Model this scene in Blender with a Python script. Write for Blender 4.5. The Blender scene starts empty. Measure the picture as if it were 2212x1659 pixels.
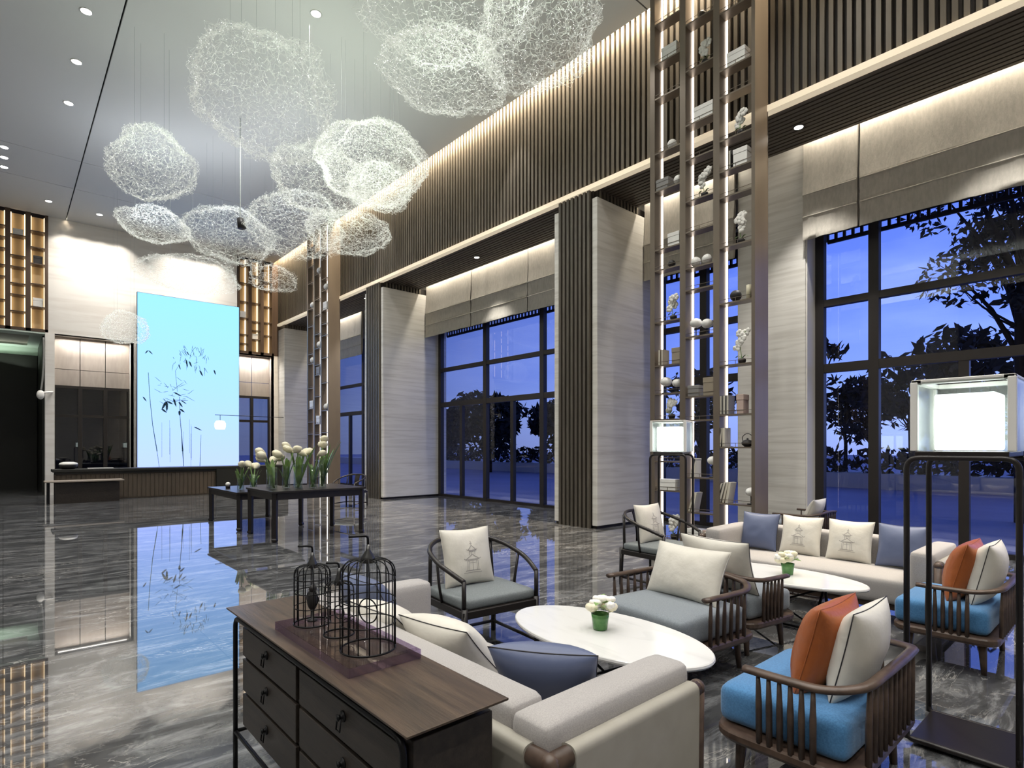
import bpy, math, random
from mathutils import Vector, Matrix, Euler, noise
random.seed(7)
SC = bpy.context.scene
COL = SC.collection
PI = math.pi
def R(d): return math.radians(d)

# ---------------------------------------------------------------- mesh builder
class MB:
    def __init__(s): s.v = []; s.f = []
    def add(s, vs, fs):
        n = len(s.v); s.v.extend([tuple(p) for p in vs]); s.f.extend([tuple(i + n for i in f) for f in fs]); return s
    def box(s, x0, x1, y0, y1, z0, z1):
        vs = [(x, y, z) for z in (z0, z1) for y in (y0, y1) for x in (x0, x1)]
        return s.add(vs, [(0,2,3,1),(4,5,7,6),(0,1,5,4),(2,6,7,3),(0,4,6,2),(1,3,7,5)])
    def obox(s, c, size, rz=0, rx=0, ry=0):
        m = Matrix.Translation(c) @ Euler((rx, ry, rz)).to_matrix().to_4x4()
        a, b, d = size[0]/2, size[1]/2, size[2]/2
        vs = [m @ Vector((x, y, z)) for z in (-d, d) for y in (-b, b) for x in (-a, a)]
        return s.add(vs, [(0,2,3,1),(4,5,7,6),(0,1,5,4),(2,6,7,3),(0,4,6,2),(1,3,7,5)])
    def tube(s, pts, r, n=8, closed=False, cap=True, flat=1.0):
        pts = [Vector(p) for p in pts]; k = len(pts)
        rs = r if isinstance(r, (list, tuple)) else [r] * k
        rings = []; up = None
        for i, p in enumerate(pts):
            if closed: t = pts[(i+1) % k] - pts[i-1]
            else: t = pts[min(i+1, k-1)] - pts[max(i-1, 0)]
            if t.length < 1e-9: t = Vector((0,0,1))
            t.normalize()
            if up is None: up = Vector((0,0,1)) if abs(t.z) < .9 else Vector((0,1,0))
            a = t.cross(up)
            if a.length < 1e-6: a = t.cross(Vector((1,0,0)))
            a.normalize(); b = a.cross(t); up = b
            rings.append([p + a*(rs[i]*math.cos(2*PI*j/n)) + b*(rs[i]*flat*math.sin(2*PI*j/n)) for j in range(n)])
        fs = []
        for i in range(k if closed else k-1):
            q = (i+1) % k
            for j in range(n):
                fs.append((i*n+j, i*n+(j+1)%n, q*n+(j+1)%n, q*n+j))
        if not closed and cap:
            fs.append(tuple(range(n-1, -1, -1))); fs.append(tuple((k-1)*n+j for j in range(n)))
        return s.add([p for rg in rings for p in rg], fs)
    def lathe(s, prof, c=(0,0,0), n=20, sx=1, sy=1):
        vs = []; k = len(prof)
        for r, z in prof:
            for j in range(n): vs.append((c[0]+sx*r*math.cos(2*PI*j/n), c[1]+sy*r*math.sin(2*PI*j/n), c[2]+z))
        fs = [(i*n+j, i*n+(j+1)%n, (i+1)*n+(j+1)%n, (i+1)*n+j) for i in range(k-1) for j in range(n)]
        if prof[0][0] > 1e-6: fs.append(tuple(range(n-1, -1, -1)))
        if prof[-1][0] > 1e-6: fs.append(tuple((k-1)*n+j for j in range(n)))
        return s.add(vs, fs)
    def ball(s, c, r, n=12, m=8, sc=(1,1,1)):
        prof = [(max(1e-7, r*math.sin(PI*i/m)), -r*math.cos(PI*i/m)) for i in range(m+1)]
        vs = []
        for a, z in prof:
            for j in range(n): vs.append((c[0]+sc[0]*a*math.cos(2*PI*j/n), c[1]+sc[1]*a*math.sin(2*PI*j/n), c[2]+sc[2]*z))
        fs = [(i*n+j, i*n+(j+1)%n, (i+1)*n+(j+1)%n, (i+1)*n+j) for i in range(m) for j in range(n)]
        return s.add(vs, fs)
    def grid(s, fn, nu, nv):
        vs = [fn(i/nu, j/nv) for j in range(nv+1) for i in range(nu+1)]
        w = nu+1
        return s.add(vs, [(j*w+i, j*w+i+1, (j+1)*w+i+1, (j+1)*w+i) for j in range(nv) for i in range(nu)])
    def xf(s, m): s.v = [tuple(m @ Vector(p)) for p in s.v]; return s
    def build(s, name, m, parent=None, smooth=False, bevel=0, seg=2, loc=None, merge=False, sub=0):
        me = bpy.data.meshes.new(name); me.from_pydata(s.v, [], s.f); me.update()
        if m is not None: me.materials.append(m)
        o = bpy.data.objects.new(name, me); COL.objects.link(o)
        if smooth:
            me.polygons.foreach_set('use_smooth', [True]*len(me.polygons))
        if merge:
            w = o.modifiers.new('w', 'WELD'); w.merge_threshold = 1e-5
        if bevel:
            b = o.modifiers.new('b', 'BEVEL'); b.width = bevel; b.segments = seg; b.limit_method = 'ANGLE'; b.angle_limit = R(40)
            me.polygons.foreach_set('use_smooth', [True]*len(me.polygons))
            b.harden_normals = True
        if sub:
            q = o.modifiers.new('s', 'SUBSURF'); q.levels = sub; q.render_levels = sub
        if parent is not None: o.parent = parent
        if loc is not None: o.location = loc
        return o
def box(x0,x1,y0,y1,z0,z1): return MB().box(x0,x1,y0,y1,z0,z1)
def cat(pts, n=6, closed=False):
    P = [Vector(p) for p in pts]; k = len(P); out = []
    rng = range(k) if closed else range(k-1)
    for i in rng:
        if closed: a, b, c, d = P[i-1], P[i], P[(i+1)%k], P[(i+2)%k]
        else: a, b, c, d = P[max(i-1,0)], P[i], P[i+1], P[min(i+2,k-1)]
        for j in range(n):
            t = j/n
            out.append(0.5*((2*b)+(c-a)*t+(2*a-5*b+4*c-d)*t*t+(3*b-a-3*c+d)*t**3))
    if not closed: out.append(P[-1])
    return out
def rounded(pts, r, n=5, closed=False):
    P = [Vector(p) for p in pts]; k = len(P); out = []
    for i in range(k):
        if not closed and i in (0, k-1): out.append(P[i]); continue
        a, b, c = P[i-1], P[i], P[(i+1) % k]
        d1 = (a-b); d2 = (c-b); q = min(r, d1.length*.49, d2.length*.49)
        s, e = b+d1.normalized()*q, b+d2.normalized()*q
        for j in range(n+1):
            t = j/n; out.append((1-t)**2*s+2*t*(1-t)*b+t*t*e)
    return out
def rbox(w, d, h, r, crown=0.0, nz=0.0, seed=0, n=10):
    """soft upholstered block, base centre at origin"""
    mb = MB()
    import itertools
    def face(fn): mb.grid(fn, n, n)
    def soft(p):
        x, y, z = p
        c = Vector((max(-w/2+r, min(w/2-r, x)), max(-d/2+r, min(d/2-r, y)), max(r, min(h-r, z))))
        q = Vector(p)-c
        if q.length > 1e-9: q = q.normalized()*r
        p2 = c+q
        u, v = 2*p2.x/w, 2*p2.y/d
        if z > h*.5: p2.z += crown*(1-u*u)*(1-v*v)
        if nz: p2 += Vector((0,0,1))*nz*noise.noise(Vector((p2.x*5+seed, p2.y*5, p2.z*5)))
        return p2
    def m(t): # denser near edges
        return .5-.5*math.cos(PI*t)
    for s1 in (-1, 1):
        face(lambda u, v: soft((s1*(m(u)-.5)*w, (m(v)-.5)*d, h if s1 > 0 else 0)))
        face(lambda u, v: soft((-s1*(m(u)-.5)*w, s1*d/2, m(v)*h)))
        face(lambda u, v: soft((s1*w/2, s1*(m(u)-.5)*d, m(v)*h)))
    return mb

def setp(o, label=None, cat_=None, group=None, kind=None):
    if label: o['label'] = label
    if cat_: o['category'] = cat_
    if group: o['group'] = group
    if kind: o['kind'] = kind
    return o
def thing(name, label, cat_, loc=(0,0,0), rz=0, group=None, rx=0):
    o = bpy.data.objects.new(name, None); COL.objects.link(o); o.empty_display_size = .1
    o.location = loc; o.rotation_euler = (rx, 0, rz)
    return setp(o, label, cat_, group)
def struct(name, mb, m, parent=None, **k):
    o = mb.build(name, m, parent, **k)
    if parent is None: o['kind'] = 'structure'
    return o
def dup(o, loc=None, rz=None, label=None, group=None, parent=None, top=True):
    c = o.copy(); COL.objects.link(c)
    if parent is not None: c.parent = parent
    if top:
        if loc is not None: c.location = loc
        if rz is not None: c.rotation_euler = (c.rotation_euler[0], 0, rz)
        if label: c['label'] = label
        if group: c['group'] = group
    for ch in list(o.children): dup(ch, parent=c, top=False)
    return c

# ---------------------------------------------------------------- materials
def nodes(m):
    m.use_nodes = True; nt = m.node_tree; nt.nodes.clear()
    o = nt.nodes.new('ShaderNodeOutputMaterial'); return nt, o
def N(nt, t, **k):
    n = nt.nodes.new(t)
    for a, b in k.items():
        if a == 'inp':
            for q, w in b.items(): n.inputs[q].default_value = w
        else: setattr(n, a, b)
    return n
def c4(c): return (c[0], c[1], c[2], 1)
def mat(name, col, rough=.5, metal=0, spec=.5, col2=None, scale=8, stretch=(1,1,1), detail=4, bump=0, bscale=None, lo=.35, hi=.65,
        trans=0, ior=1.45, coat=0, emit=None, es=0, sheen=0, coords='Object', distort=0, rough2=None):
    m = bpy.data.materials.new(name); nt, out = nodes(m); L = nt.links.new
    b = N(nt, 'ShaderNodeBsdfPrincipled')
    b.inputs['Base Color'].default_value = c4(col); b.inputs['Roughness'].default_value = rough; b.inputs['Metallic'].default_value = metal
    b.inputs['Specular IOR Level'].default_value = spec; b.inputs['IOR'].default_value = ior
    b.inputs['Transmission Weight'].default_value = trans; b.inputs['Coat Weight'].default_value = coat
    b.inputs['Sheen Weight'].default_value = sheen
    if emit: b.inputs['Emission Color'].default_value = c4(emit); b.inputs['Emission Strength'].default_value = es
    L(b.outputs[0], out.inputs[0])
    if col2 or bump:
        tc = N(nt, 'ShaderNodeTexCoord'); mp = N(nt, 'ShaderNodeMapping'); mp.inputs['Scale'].default_value = stretch
        L(tc.outputs[coords], mp.inputs[0])
        if col2:
            nz = N(nt, 'ShaderNodeTexNoise', inp={'Scale': scale, 'Detail': detail, 'Distortion': distort}); L(mp.outputs[0], nz.inputs[0])
            cr = N(nt, 'ShaderNodeValToRGB'); cr.color_ramp.elements[0].position = lo; cr.color_ramp.elements[1].position = hi
            cr.color_ramp.elements[0].color = c4(col); cr.color_ramp.elements[1].color = c4(col2)
            L(nz.outputs[0], cr.inputs[0]); L(cr.outputs[0], b.inputs['Base Color'])
        if bump:
            n2 = N(nt, 'ShaderNodeTexNoise', inp={'Scale': bscale or scale, 'Detail': 3}); L(mp.outputs[0], n2.inputs[0])
            bp = N(nt, 'ShaderNodeBump', inp={'Strength': bump, 'Distance': .01}); L(n2.outputs[0], bp.inputs['Height']); L(bp.outputs[0], b.inputs['Normal'])
    return m
def emis(name, col, s, sample=True):
    m = bpy.data.materials.new(name); nt, out = nodes(m)
    e = N(nt, 'ShaderNodeEmission', inp={'Color': c4(col), 'Strength': s}); nt.links.new(e.outputs[0], out.inputs[0])
    if not sample: m.cycles.emission_sampling = 'NONE'
    return m
def glass_thin(name, tint=(1,1,1), refl=1.0, rough=0.0):
    m = bpy.data.materials.new(name); nt, out = nodes(m); L = nt.links.new
    t = N(nt, 'ShaderNodeBsdfTransparent', inp={'Color': c4(tint)}); g = N(nt, 'ShaderNodeBsdfGlossy', inp={'Roughness': rough})
    lw = N(nt, 'ShaderNodeLayerWeight', inp={'Blend': .5}); pw = N(nt, 'ShaderNodeMath', operation='POWER'); pw.inputs[1].default_value = 5; L(lw.outputs['Facing'], pw.inputs[0])
    mu = N(nt, 'ShaderNodeMath', operation='MULTIPLY_ADD'); mu.inputs[1].default_value = .95*min(1, refl); mu.inputs[2].default_value = .045*refl; mu.use_clamp = True
    L(pw.outputs[0], mu.inputs[0]); mx = N(nt, 'ShaderNodeMixShader'); L(mu.outputs[0], mx.inputs[0]); L(t.outputs[0], mx.inputs[1]); L(g.outputs[0], mx.inputs[2]); L(mx.outputs[0], out.inputs[0])
    return m
def floor_mat():
    m = bpy.data.materials.new('polished_grey_marble'); nt, out = nodes(m); L = nt.links.new
    tc = N(nt, 'ShaderNodeTexCoord'); mp = N(nt, 'ShaderNodeMapping'); mp.inputs['Scale'].default_value = (.7, 2.3, 1); mp.inputs['Rotation'].default_value = (0, 0, R(28)); L(tc.outputs['Object'], mp.inputs[0])
    n1 = N(nt, 'ShaderNodeTexNoise', inp={'Scale': 2.1, 'Detail': 12, 'Roughness': .7, 'Distortion': 1.3}); L(mp.outputs[0], n1.inputs[0])
    r1 = N(nt, 'ShaderNodeValToRGB'); e = r1.color_ramp.elements
    e[0].position = .3; e[0].color = c4((.024,.025,.027)); e[1].position = .75; e[1].color = c4((.36,.365,.372))
    k = e.new(.5); k.color = c4((.088,.090,.093))
    L(n1.outputs[0], r1.inputs[0])
    # thin pale veins
    n2 = N(nt, 'ShaderNodeTexNoise', inp={'Scale': 1.7, 'Detail': 7, 'Roughness': .55, 'Distortion': 2.2}); L(mp.outputs[0], n2.inputs[0])
    ab = N(nt, 'ShaderNodeMath', operation='SUBTRACT'); ab.inputs[1].default_value = .5; L(n2.outputs[0], ab.inputs[0])
    a2 = N(nt, 'ShaderNodeMath', operation='ABSOLUTE'); L(ab.outputs[0], a2.inputs[0])
    r2 = N(nt, 'ShaderNodeValToRGB'); e = r2.color_ramp.elements; e[0].position = 0; e[0].color = (1,1,1,1); e[1].position = .012; e[1].color = (0,0,0,1); L(a2.outputs[0], r2.inputs[0])
    n3 = N(nt, 'ShaderNodeTexNoise', inp={'Scale': .9, 'Detail': 2}); L(tc.outputs['Object'], n3.inputs[0])
    r3 = N(nt, 'ShaderNodeValToRGB'); e = r3.color_ramp.elements; e[0].position = .45; e[1].position = .65; L(n3.outputs[0], r3.inputs[0])
    mu = N(nt, 'ShaderNodeMath', operation='MULTIPLY'); L(r2.outputs[0], mu.inputs[0]); L(r3.outputs[0], mu.inputs[1])
    mx = N(nt, 'ShaderNodeMix', data_type='RGBA'); L(mu.outputs[0], mx.inputs[0]); L(r1.outputs[0], mx.inputs[6]); mx.inputs[7].default_value = c4((.5,.48,.45))
    # tile joints
    br = N(nt, 'ShaderNodeTexBrick', offset=0, inp={'Scale': 1, 'Mortar Size': .003, 'Brick Width': 1.2, 'Row Height': 1.2, 'Color1': (1,1,1,1), 'Color2': (.86,.86,.86,1), 'Mortar': (.45,.45,.45,1)}); L(tc.outputs['Object'], br.inputs[0])
    m2 = N(nt, 'ShaderNodeMix', data_type='RGBA', blend_type='MULTIPLY'); m2.inputs[0].default_value = 1; L(mx.outputs[2], m2.inputs[6]); L(br.outputs[0], m2.inputs[7])
    b = N(nt, 'ShaderNodeBsdfPrincipled', inp={'Roughness': .02, 'IOR': 2.05}); L(m2.outputs[2], b.inputs['Base Color']); L(b.outputs[0], out.inputs[0])
    n5 = N(nt, 'ShaderNodeTexNoise', inp={'Scale': 1.3, 'Detail': 1}); L(tc.outputs['Object'], n5.inputs[0])
    bp = N(nt, 'ShaderNodeBump', inp={'Strength': .0012, 'Distance': .02}); L(n5.outputs[0], bp.inputs['Height']); L(bp.outputs[0], b.inputs['Normal'])
    return m
def screen_mat(z0, z1):
    m = bpy.data.materials.new('backlit_blue_panel'); nt, out = nodes(m); L = nt.links.new
    tc = N(nt, 'ShaderNodeTexCoord'); sp = N(nt, 'ShaderNodeSeparateXYZ'); L(tc.outputs['Object'], sp.inputs[0])
    mr = N(nt, 'ShaderNodeMapRange', inp={'From Min': z0, 'From Max': z1}); L(sp.outputs[2], mr.inputs[0])
    r = N(nt, 'ShaderNodeValToRGB'); e = r.color_ramp.elements
    e[0].color = c4((.34,.45,1.0)); e[1].color = c4((.23,.55,1.0)); k = e.new(.45); k.color = c4((.28,.50,1.0)); L(mr.outputs[0], r.inputs[0])
    em = N(nt, 'ShaderNodeEmission', inp={'Strength': 1.12}); L(r.outputs[0], em.inputs[0]); L(em.outputs[0], out.inputs[0])
    return m
M = {}
M['floor'] = floor_mat()
M['ceil'] = mat('white_plaster', (.80,.80,.78), .7)
M['groove'] = mat('dark_groove', (.10,.10,.10), .8)
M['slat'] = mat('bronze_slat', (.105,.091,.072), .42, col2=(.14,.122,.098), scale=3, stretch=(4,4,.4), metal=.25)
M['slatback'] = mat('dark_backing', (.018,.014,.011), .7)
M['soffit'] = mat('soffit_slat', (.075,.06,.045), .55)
M['stone'] = mat('cream_veined_stone', (.78,.755,.70), .35, col2=(.60,.57,.51), scale=1.6, stretch=(.5,.5,9), detail=8, lo=.42, hi=.75, distort=.8)
M['stone2'] = mat('pale_stone_wall', (.80,.77,.72), .45, col2=(.66,.61,.55), scale=1.2, stretch=(.45,.45,4.5), detail=8, lo=.45, hi=.8, distort=.6)
M['jamb'] = mat('white_jamb', (.78,.75,.68), .4)
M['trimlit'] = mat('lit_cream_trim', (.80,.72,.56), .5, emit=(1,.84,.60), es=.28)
M['bronze'] = mat('bronze_metal', (.17,.138,.108), .34, metal=.35, col2=(.215,.176,.137), scale=2, stretch=(1,1,.2))
M['bronzedk'] = mat('dark_bronze', (.10,.066,.046), .4, metal=.3)
M['black'] = mat('black_metal', (.012,.012,.013), .38, metal=.6)
M['bronzecap'] = mat('gunmetal_cap', (.10,.10,.10), .3, metal=.9)
M['frame'] = mat('dark_window_frame', (.022,.018,.016), .4)
M['glass'] = glass_thin('window_glass', (.93,.95,1), 1.6)
M['clear'] = glass_thin('clear_glass', (.93,.97,.95), 2.2)
M['darkglass'] = glass_thin('smoked_glass', (.42,.45,.62), 1.6)
M['blind'] = mat('linen_blind', (.50,.465,.405), .9, col2=(.43,.40,.345), scale=14, stretch=(2,2,.6), bump=.25, bscale=30, sheen=.2)
M['wood'] = mat('dark_walnut', (.020,.016,.013), .40, col2=(.042,.032,.025), scale=6, stretch=(7,.7,7), detail=6, lo=.3, hi=.75, bump=.08, bscale=20)
M['woodtop'] = mat('walnut_top', (.034,.024,.018), .33, col2=(.095,.064,.042), scale=5, stretch=(9,.6,9), detail=7, lo=.32, hi=.72, bump=.08, bscale=25)
M['wood2'] = mat('chair_walnut', (.055,.035,.026), .33, col2=(.10,.066,.048), scale=5, stretch=(3,3,3), detail=5)
M['chairblk'] = mat('black_stained_wood', (.016,.013,.012), .33)
M['deskwood'] = mat('desk_brown_wood', (.10,.078,.055), .45, col2=(.13,.10,.07), scale=4, stretch=(8,8,.5))
M['sofa'] = mat('warm_grey_linen', (.44,.418,.402), .9, col2=(.35,.332,.32), scale=260, detail=2, bump=.12, bscale=700, sheen=.15)
M['leather'] = mat('cream_leather', (.37,.35,.30), .5, col2=(.34,.32,.27), scale=9)
M['white'] = mat('ivory_satin', (.72,.69,.615), .55, col2=(.65,.62,.545), scale=7, sheen=.1, bump=.5, bscale=12)
M['bluepil'] = mat('steel_blue_satin', (.105,.13,.225), .36, sheen=.08, bump=.25, bscale=9)
M['orange'] = mat('burnt_orange_satin', (.36,.10,.026), .36, bump=.5, bscale=14)
M['piping'] = mat('dark_piping', (.03,.028,.03), .7)
M['greyseat'] = mat('grey_blue_wool', (.235,.265,.29), .9, col2=(.18,.205,.23), scale=150, detail=2, bump=.12, bscale=600, sheen=.25)
M['greyseat2'] = mat('charcoal_seat', (.20,.22,.225), .85, col2=(.155,.175,.18), scale=120, detail=2)
M['blueseat'] = mat('teal_blue_wool', (.075,.235,.47), .85, col2=(.05,.175,.37), scale=140, detail=2, bump=.12, bscale=600, sheen=.3)
M['marble'] = mat('white_marble', (.74,.735,.715), .16, col2=(.60,.595,.58), scale=2.2, stretch=(3,.7,1), detail=7, lo=.5, hi=.8, distort=1.2)
M['print'] = mat('grey_print', (.36,.34,.32), .8)
M['acryl'] = glass_thin('lilac_acrylic', (.975,.96,.985), 1.2)
M['acryledge'] = glass_thin('lilac_acrylic_edge', (.80,.72,.88), 3.5, .05)
M['petal'] = mat('ivory_petal', (.85,.80,.62), .5, col2=(.80,.74,.52), scale=20)
M['petalw'] = mat('white_petal', (.88,.86,.80), .5)
M['leaf'] = mat('green_leaf', (.17,.30,.08), .4, col2=(.27,.42,.14), scale=12)
M['stemg'] = mat('green_stem', (.22,.34,.12), .5)
M['greenglass'] = mat('green_glass', (.06,.19,.05), .12, col2=(.12,.27,.09), scale=20)
M['whitebox'] = mat('white_lacquer', (.90,.885,.84), .35)
M['greybox'] = mat('grey_board', (.25,.24,.23), .5)
M['book'] = mat('book_cover', (.32,.27,.20), .6)
M['bookw'] = mat('book_pages', (.72,.68,.58), .7)
M['pot'] = mat('black_clay', (.02,.018,.018), .5)
M['led'] = emis('led_strip', (1,.90,.80), 3.4)
M['dl'] = emis('downlight_lens', (1,.95,.86), 14.0, False)
M['lampglow'] = emis('lamp_shade_glow', (.95,1.0,.98), 3.2)
M['lampshell'] = glass_thin('lamp_outer_shade', (.88,.92,.90), 3.0, .35)
M['amber'] = mat('amber_back_panel', (.50,.37,.22), .6)
M['wire'] = mat('silver_wire_glow', (.88,.89,.84), .4, emit=(.95,1,.9), es=.16)  # slight emission put into the wires so they look brighter
M['bead'] = emis('fairy_light', (1,1,.94), 4, False)
M['cable'] = mat('grey_cable', (.42,.45,.44), .5)
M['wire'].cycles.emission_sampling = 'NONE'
M['ink'] = mat('dark_ink', (.02,.07,.11), .8)
M['inkpale'] = mat('pale_ink', (.12,.27,.36), .8)
M['pave'] = mat('outdoor_paving', (.42,.42,.52), .6, col2=(.36,.36,.46), scale=.6)
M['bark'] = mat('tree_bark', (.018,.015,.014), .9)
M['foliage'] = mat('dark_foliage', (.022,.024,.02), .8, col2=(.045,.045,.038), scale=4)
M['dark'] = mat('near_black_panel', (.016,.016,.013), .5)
M['greenlit'] = mat('pale_green_reveal', (.66,.76,.66), .5)
M['panel'] = mat('taupe_fabric_panel', (.40,.345,.30), .75, col2=(.35,.30,.26), scale=5, stretch=(2,2,.4))
M['pinkbox'] = mat('blush_box', (.55,.42,.36), .6)
DLP, SLOTP, WASHP, COVEP, CLOUDP, SKYS, EXPO = 210, 1000, 60, 6.5, 3.6, 1.0, 0.65
# ================================================================= SETTING
XW, XS, XG = 8.03, 9.6, 10.0      # slat face, stone plane, glass plane
ZS, ZC, YB, YF = 6.20, 8.65, 22.8, -5.0
XL = -7.5
struct('floor', box(XL, XG+.05, YF, YB+3.7, -.2, 0), M['floor'])
cm = MB()
CX1 = XW-.16   # ceiling stops short of the slat wall: light slot
def slab(x0, x1, y0, y1): cm.box(x0, x1, y0, y1, ZC, ZC+.06)
gx = 1.48; gys = [17.9, 19.9]; gw = .014
ys = [YF] + gys + [YB]
for a in range(3):
    y0 = ys[a]+(gw if a else 0); y1 = ys[a+1]-(gw if a < 2 else 0)
    slab(XL, gx-gw, y0, y1); slab(gx+gw, CX1, y0, y1)
ce = struct('ceiling', cm, M['ceil'])
struct('slot_roof', box(XL, XW+.2, YF, YB+.2, ZC+.3, ZC+.36), M['groove'], ce)
struct('slot_edge', box(CX1-.02, CX1, YF, YB, ZC+.06, ZC+.3), M['ceil'], ce)
struct('access_line', MB().box(3.2, CX1, 5.49, 5.51, ZC-.004, ZC), M['groove'], ce)

# ---- right wall
wr = bpy.data.objects.new('wall_right', None); COL.objects.link(wr); wr['kind'] = 'structure'
def vslats(mb, ya, yb, x, z0, z1, pitch=.108, w=.056, d=.055):
    n = max(1, round((yb-ya)/pitch)); p = (yb-ya)/n
    for i in range(n): c = ya+(i+.5)*p; mb.box(x, x+d, c-w/2, c+w/2, z0, z1)
sb = MB(); vslats(sb, -1.8, YB, XW, ZS+.09, ZC+.28)
struct('slat_panelling', sb, M['slat'], wr)
struct('slat_backing', box(XW+.055, XW+.12, YF, YB+.6, ZS+.05, ZC+.3), M['slatback'], wr)
struct('lit_trim', box(XW-.035, XW+.1, -1.8, YB, ZS, ZS+.085), M['trimlit'], wr)
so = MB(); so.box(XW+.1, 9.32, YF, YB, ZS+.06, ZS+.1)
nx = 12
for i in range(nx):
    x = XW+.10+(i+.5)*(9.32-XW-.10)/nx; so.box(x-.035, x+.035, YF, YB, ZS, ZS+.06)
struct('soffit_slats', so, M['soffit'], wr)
struct('cove_roof', box(9.32, XG+.3, YF, YB, ZS+.42, ZS+.48), M['stone'], wr)
struct('cove_back', box(9.30, 9.32, YF, YB, ZS+.1, ZS+.42), M['ceil'], wr)
# piers
def pier(y0, y1, x1=XG+.25):
    st = MB(); t = .12; zt = 6.05
    st.box(XW+.03, x1, y0, y0+t, 0.05, zt); st.box(XW+.03, x1, y1-t, y1, .05, zt)
    o = struct('pier_cladding', st, M['stone'], wr, bevel=.012)
    core = MB(); core.box(XW+.06, x1, y0+t, y1-t, 0, ZS+.05); core.box(XW+.06, x1, y0+.03, y1-.03, 0, .05)
    core.box(XW+.12, 9.4, y0+.05, y1-.05, zt, ZS+.03)
    struct('pier_core', core, M['slatback'], wr)
    s = MB(); vslats(s, y0+t+.01, y1-t-.01, XW-.01, 0, ZS+.0)
    n = 12
    for i in range(n):
        x = XW+.15+i*.1
        s.box(x, x+.05, y0+.02, y0+.05, zt+.0, ZS)
    struct('pier_slats', s, M['slat'], wr)
for a, b in ((6.72, 7.80), (14.56, 15.64)): pier(a, b)
struct('corner_pier', box(XW+.02, XG+.25, 22.15, YB, .05, 6.05), M['stone'], wr, bevel=.012)
cs = MB(); cs.box(XW+.06, 9.4, 22.22, YB, 6.05, ZS+.03)
for i in range(12): cs.box(XW+.12+i*.1, XW+.17+i*.1, 22.17, 22.22, 6.05, ZS)
struct('corner_slats', cs, M['slat'], wr)
struct('corner_base', box(XW+.06, XG, 22.2, YB, 0, .05), M['slatback'], wr)
# stone wall pieces in window plane (behind shelf towers) + jamb returns
for a, b in ((3.71, 4.83), (17.53, 18.65)):
    struct('stone_wall_panel', box(XS, XG-.06, a, b, 0, ZS+.42), M['stone'], wr)
    j = MB(); j.box(XS+.03, XG+.1, a-.02, a, 0, 5.4); j.box(XS+.03, XG+.1, b, b+.02, 0, 5.4)
    struct('jamb_return', j, M['jamb'], wr)
    struct('stone_wall_core', box(XG-.06, XG+.25, a, b, 0, ZS+.42), M['stone'], wr)
struct('window_header', box(XG-.1, XG+.25, YF, YB, 5.5, ZS+.45), M['stone'], wr)
# ---- windows
def window(idx, y0, y1, mains, lowers, rail=.09):
    f = MB(); w = .07; d0, d1 = XG-.05, XG+.07
    f.box(d0, d1, y0, y0+.13, 0, 5.6); f.box(d0, d1, y1-.13, y1, 0, 5.6)
    for m in mains: f.box(d0, d1, m-w, m+w, 0, 5.6)
    for m in lowers: f.box(d0+.01, d1-.01, m-.06, m+.06, 0, 2.76)
    for z, h in ((2.70, .14), (3.77, .11), (5.5, .1), (0, .07)): f.box(d0+.005, d1-.005, y0, y1, z, z+h)
    o = struct('window_%d' % idx, f, M['frame'])
    g = MB(); g.add([(XG+.01, y0, 0), (XG+.01, y1, 0), (XG+.01, y1, 5.6), (XG+.01, y0, 5.6)], [(0,1,2,3)])
    g.build('window_pane', M['glass'], o)
    return o
window(1, -1.7, 3.69, [2.85, .61], [1.75, -.5])
window(2, 4.85, 6.72, [5.70], [])
window(3, 7.80, 14.56, [12.31, 10.07], [13.42, 11.19, 8.95])
window(4, 15.64, 17.51, [16.66], [])
window(5, 18.67, 22.15, [19.5], [20.6])
# door pulls in the central window
# lattice band outside
lb = MB()
for (a, b) in ((-1.7, 3.6), (4.9, 6.7), (7.8, 14.5)):
    n = int((b-a)/.125); p = (b-a)/n
    lb.box(10.22, 10.26, a, b, 4.865, 4.925); lb.box(10.22, 10.26, a, b, 5.02, 5.5)
    for i in range(n+1): lb.box(10.22, 10.26, a+i*p-.02, a+i*p+.02, 4.9, 5.03)
lt = lb.build('trim_1', M['frame']); lt['kind'] = 'structure'
# ---- roman blinds
def blind(y0, y1, label, seed):
    T = thing('roman_blind', label, 'blind', (0, 0, 0), group='linen roman blinds over the windows')
    prof = [(9.50, 6.60), (9.50, 6.1), (9.49, 5.75), (9.47, 5.51), (9.462, 5.48), (9.475, 5.455), (9.48, 5.35), (9.472, 5.18), (9.458, 5.13), (9.472, 5.10), (9.478, 5.0), (9.474, 4.86), (9.468, 4.78), (9.47, 4.77), (9.52, 4.80), (9.55, 5.0), (9.555, 6.60)]
    nu = max(14, int((y1-y0)/.05)); k = len(prof)
    def fn(u, v):
        i = round(v*(k-1)); x, z = prof[i]; y = y0+(y1-y0)*u
        a = noise.noise(Vector((y*4+seed, z*1.2, seed)))*.017 + noise.noise(Vector((y*11, z*2.5+seed, 3)))*.012
        s = .014*math.sin(y*3.1+seed)+.02*noise.noise(Vector((y*6, seed, 1)))
        if 5 > i or i > 12: s *= .0 if z > 6 else .4
        return (x + (a if i < 14 and z < 6.3 else 0), y, z + (s if z < 5.6 else 0))
    b = MB().grid(fn, nu, k-1).build('linen_panel', M['blind'], T, smooth=True)
    c = MB()
    for z in (5.475, 5.125): c.tube([(9.455, y0+.01, z), (9.455, y1-.01, z)], .011, 8)
    c.build('hem_rod', M['blind'], T, smooth=True)
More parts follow.
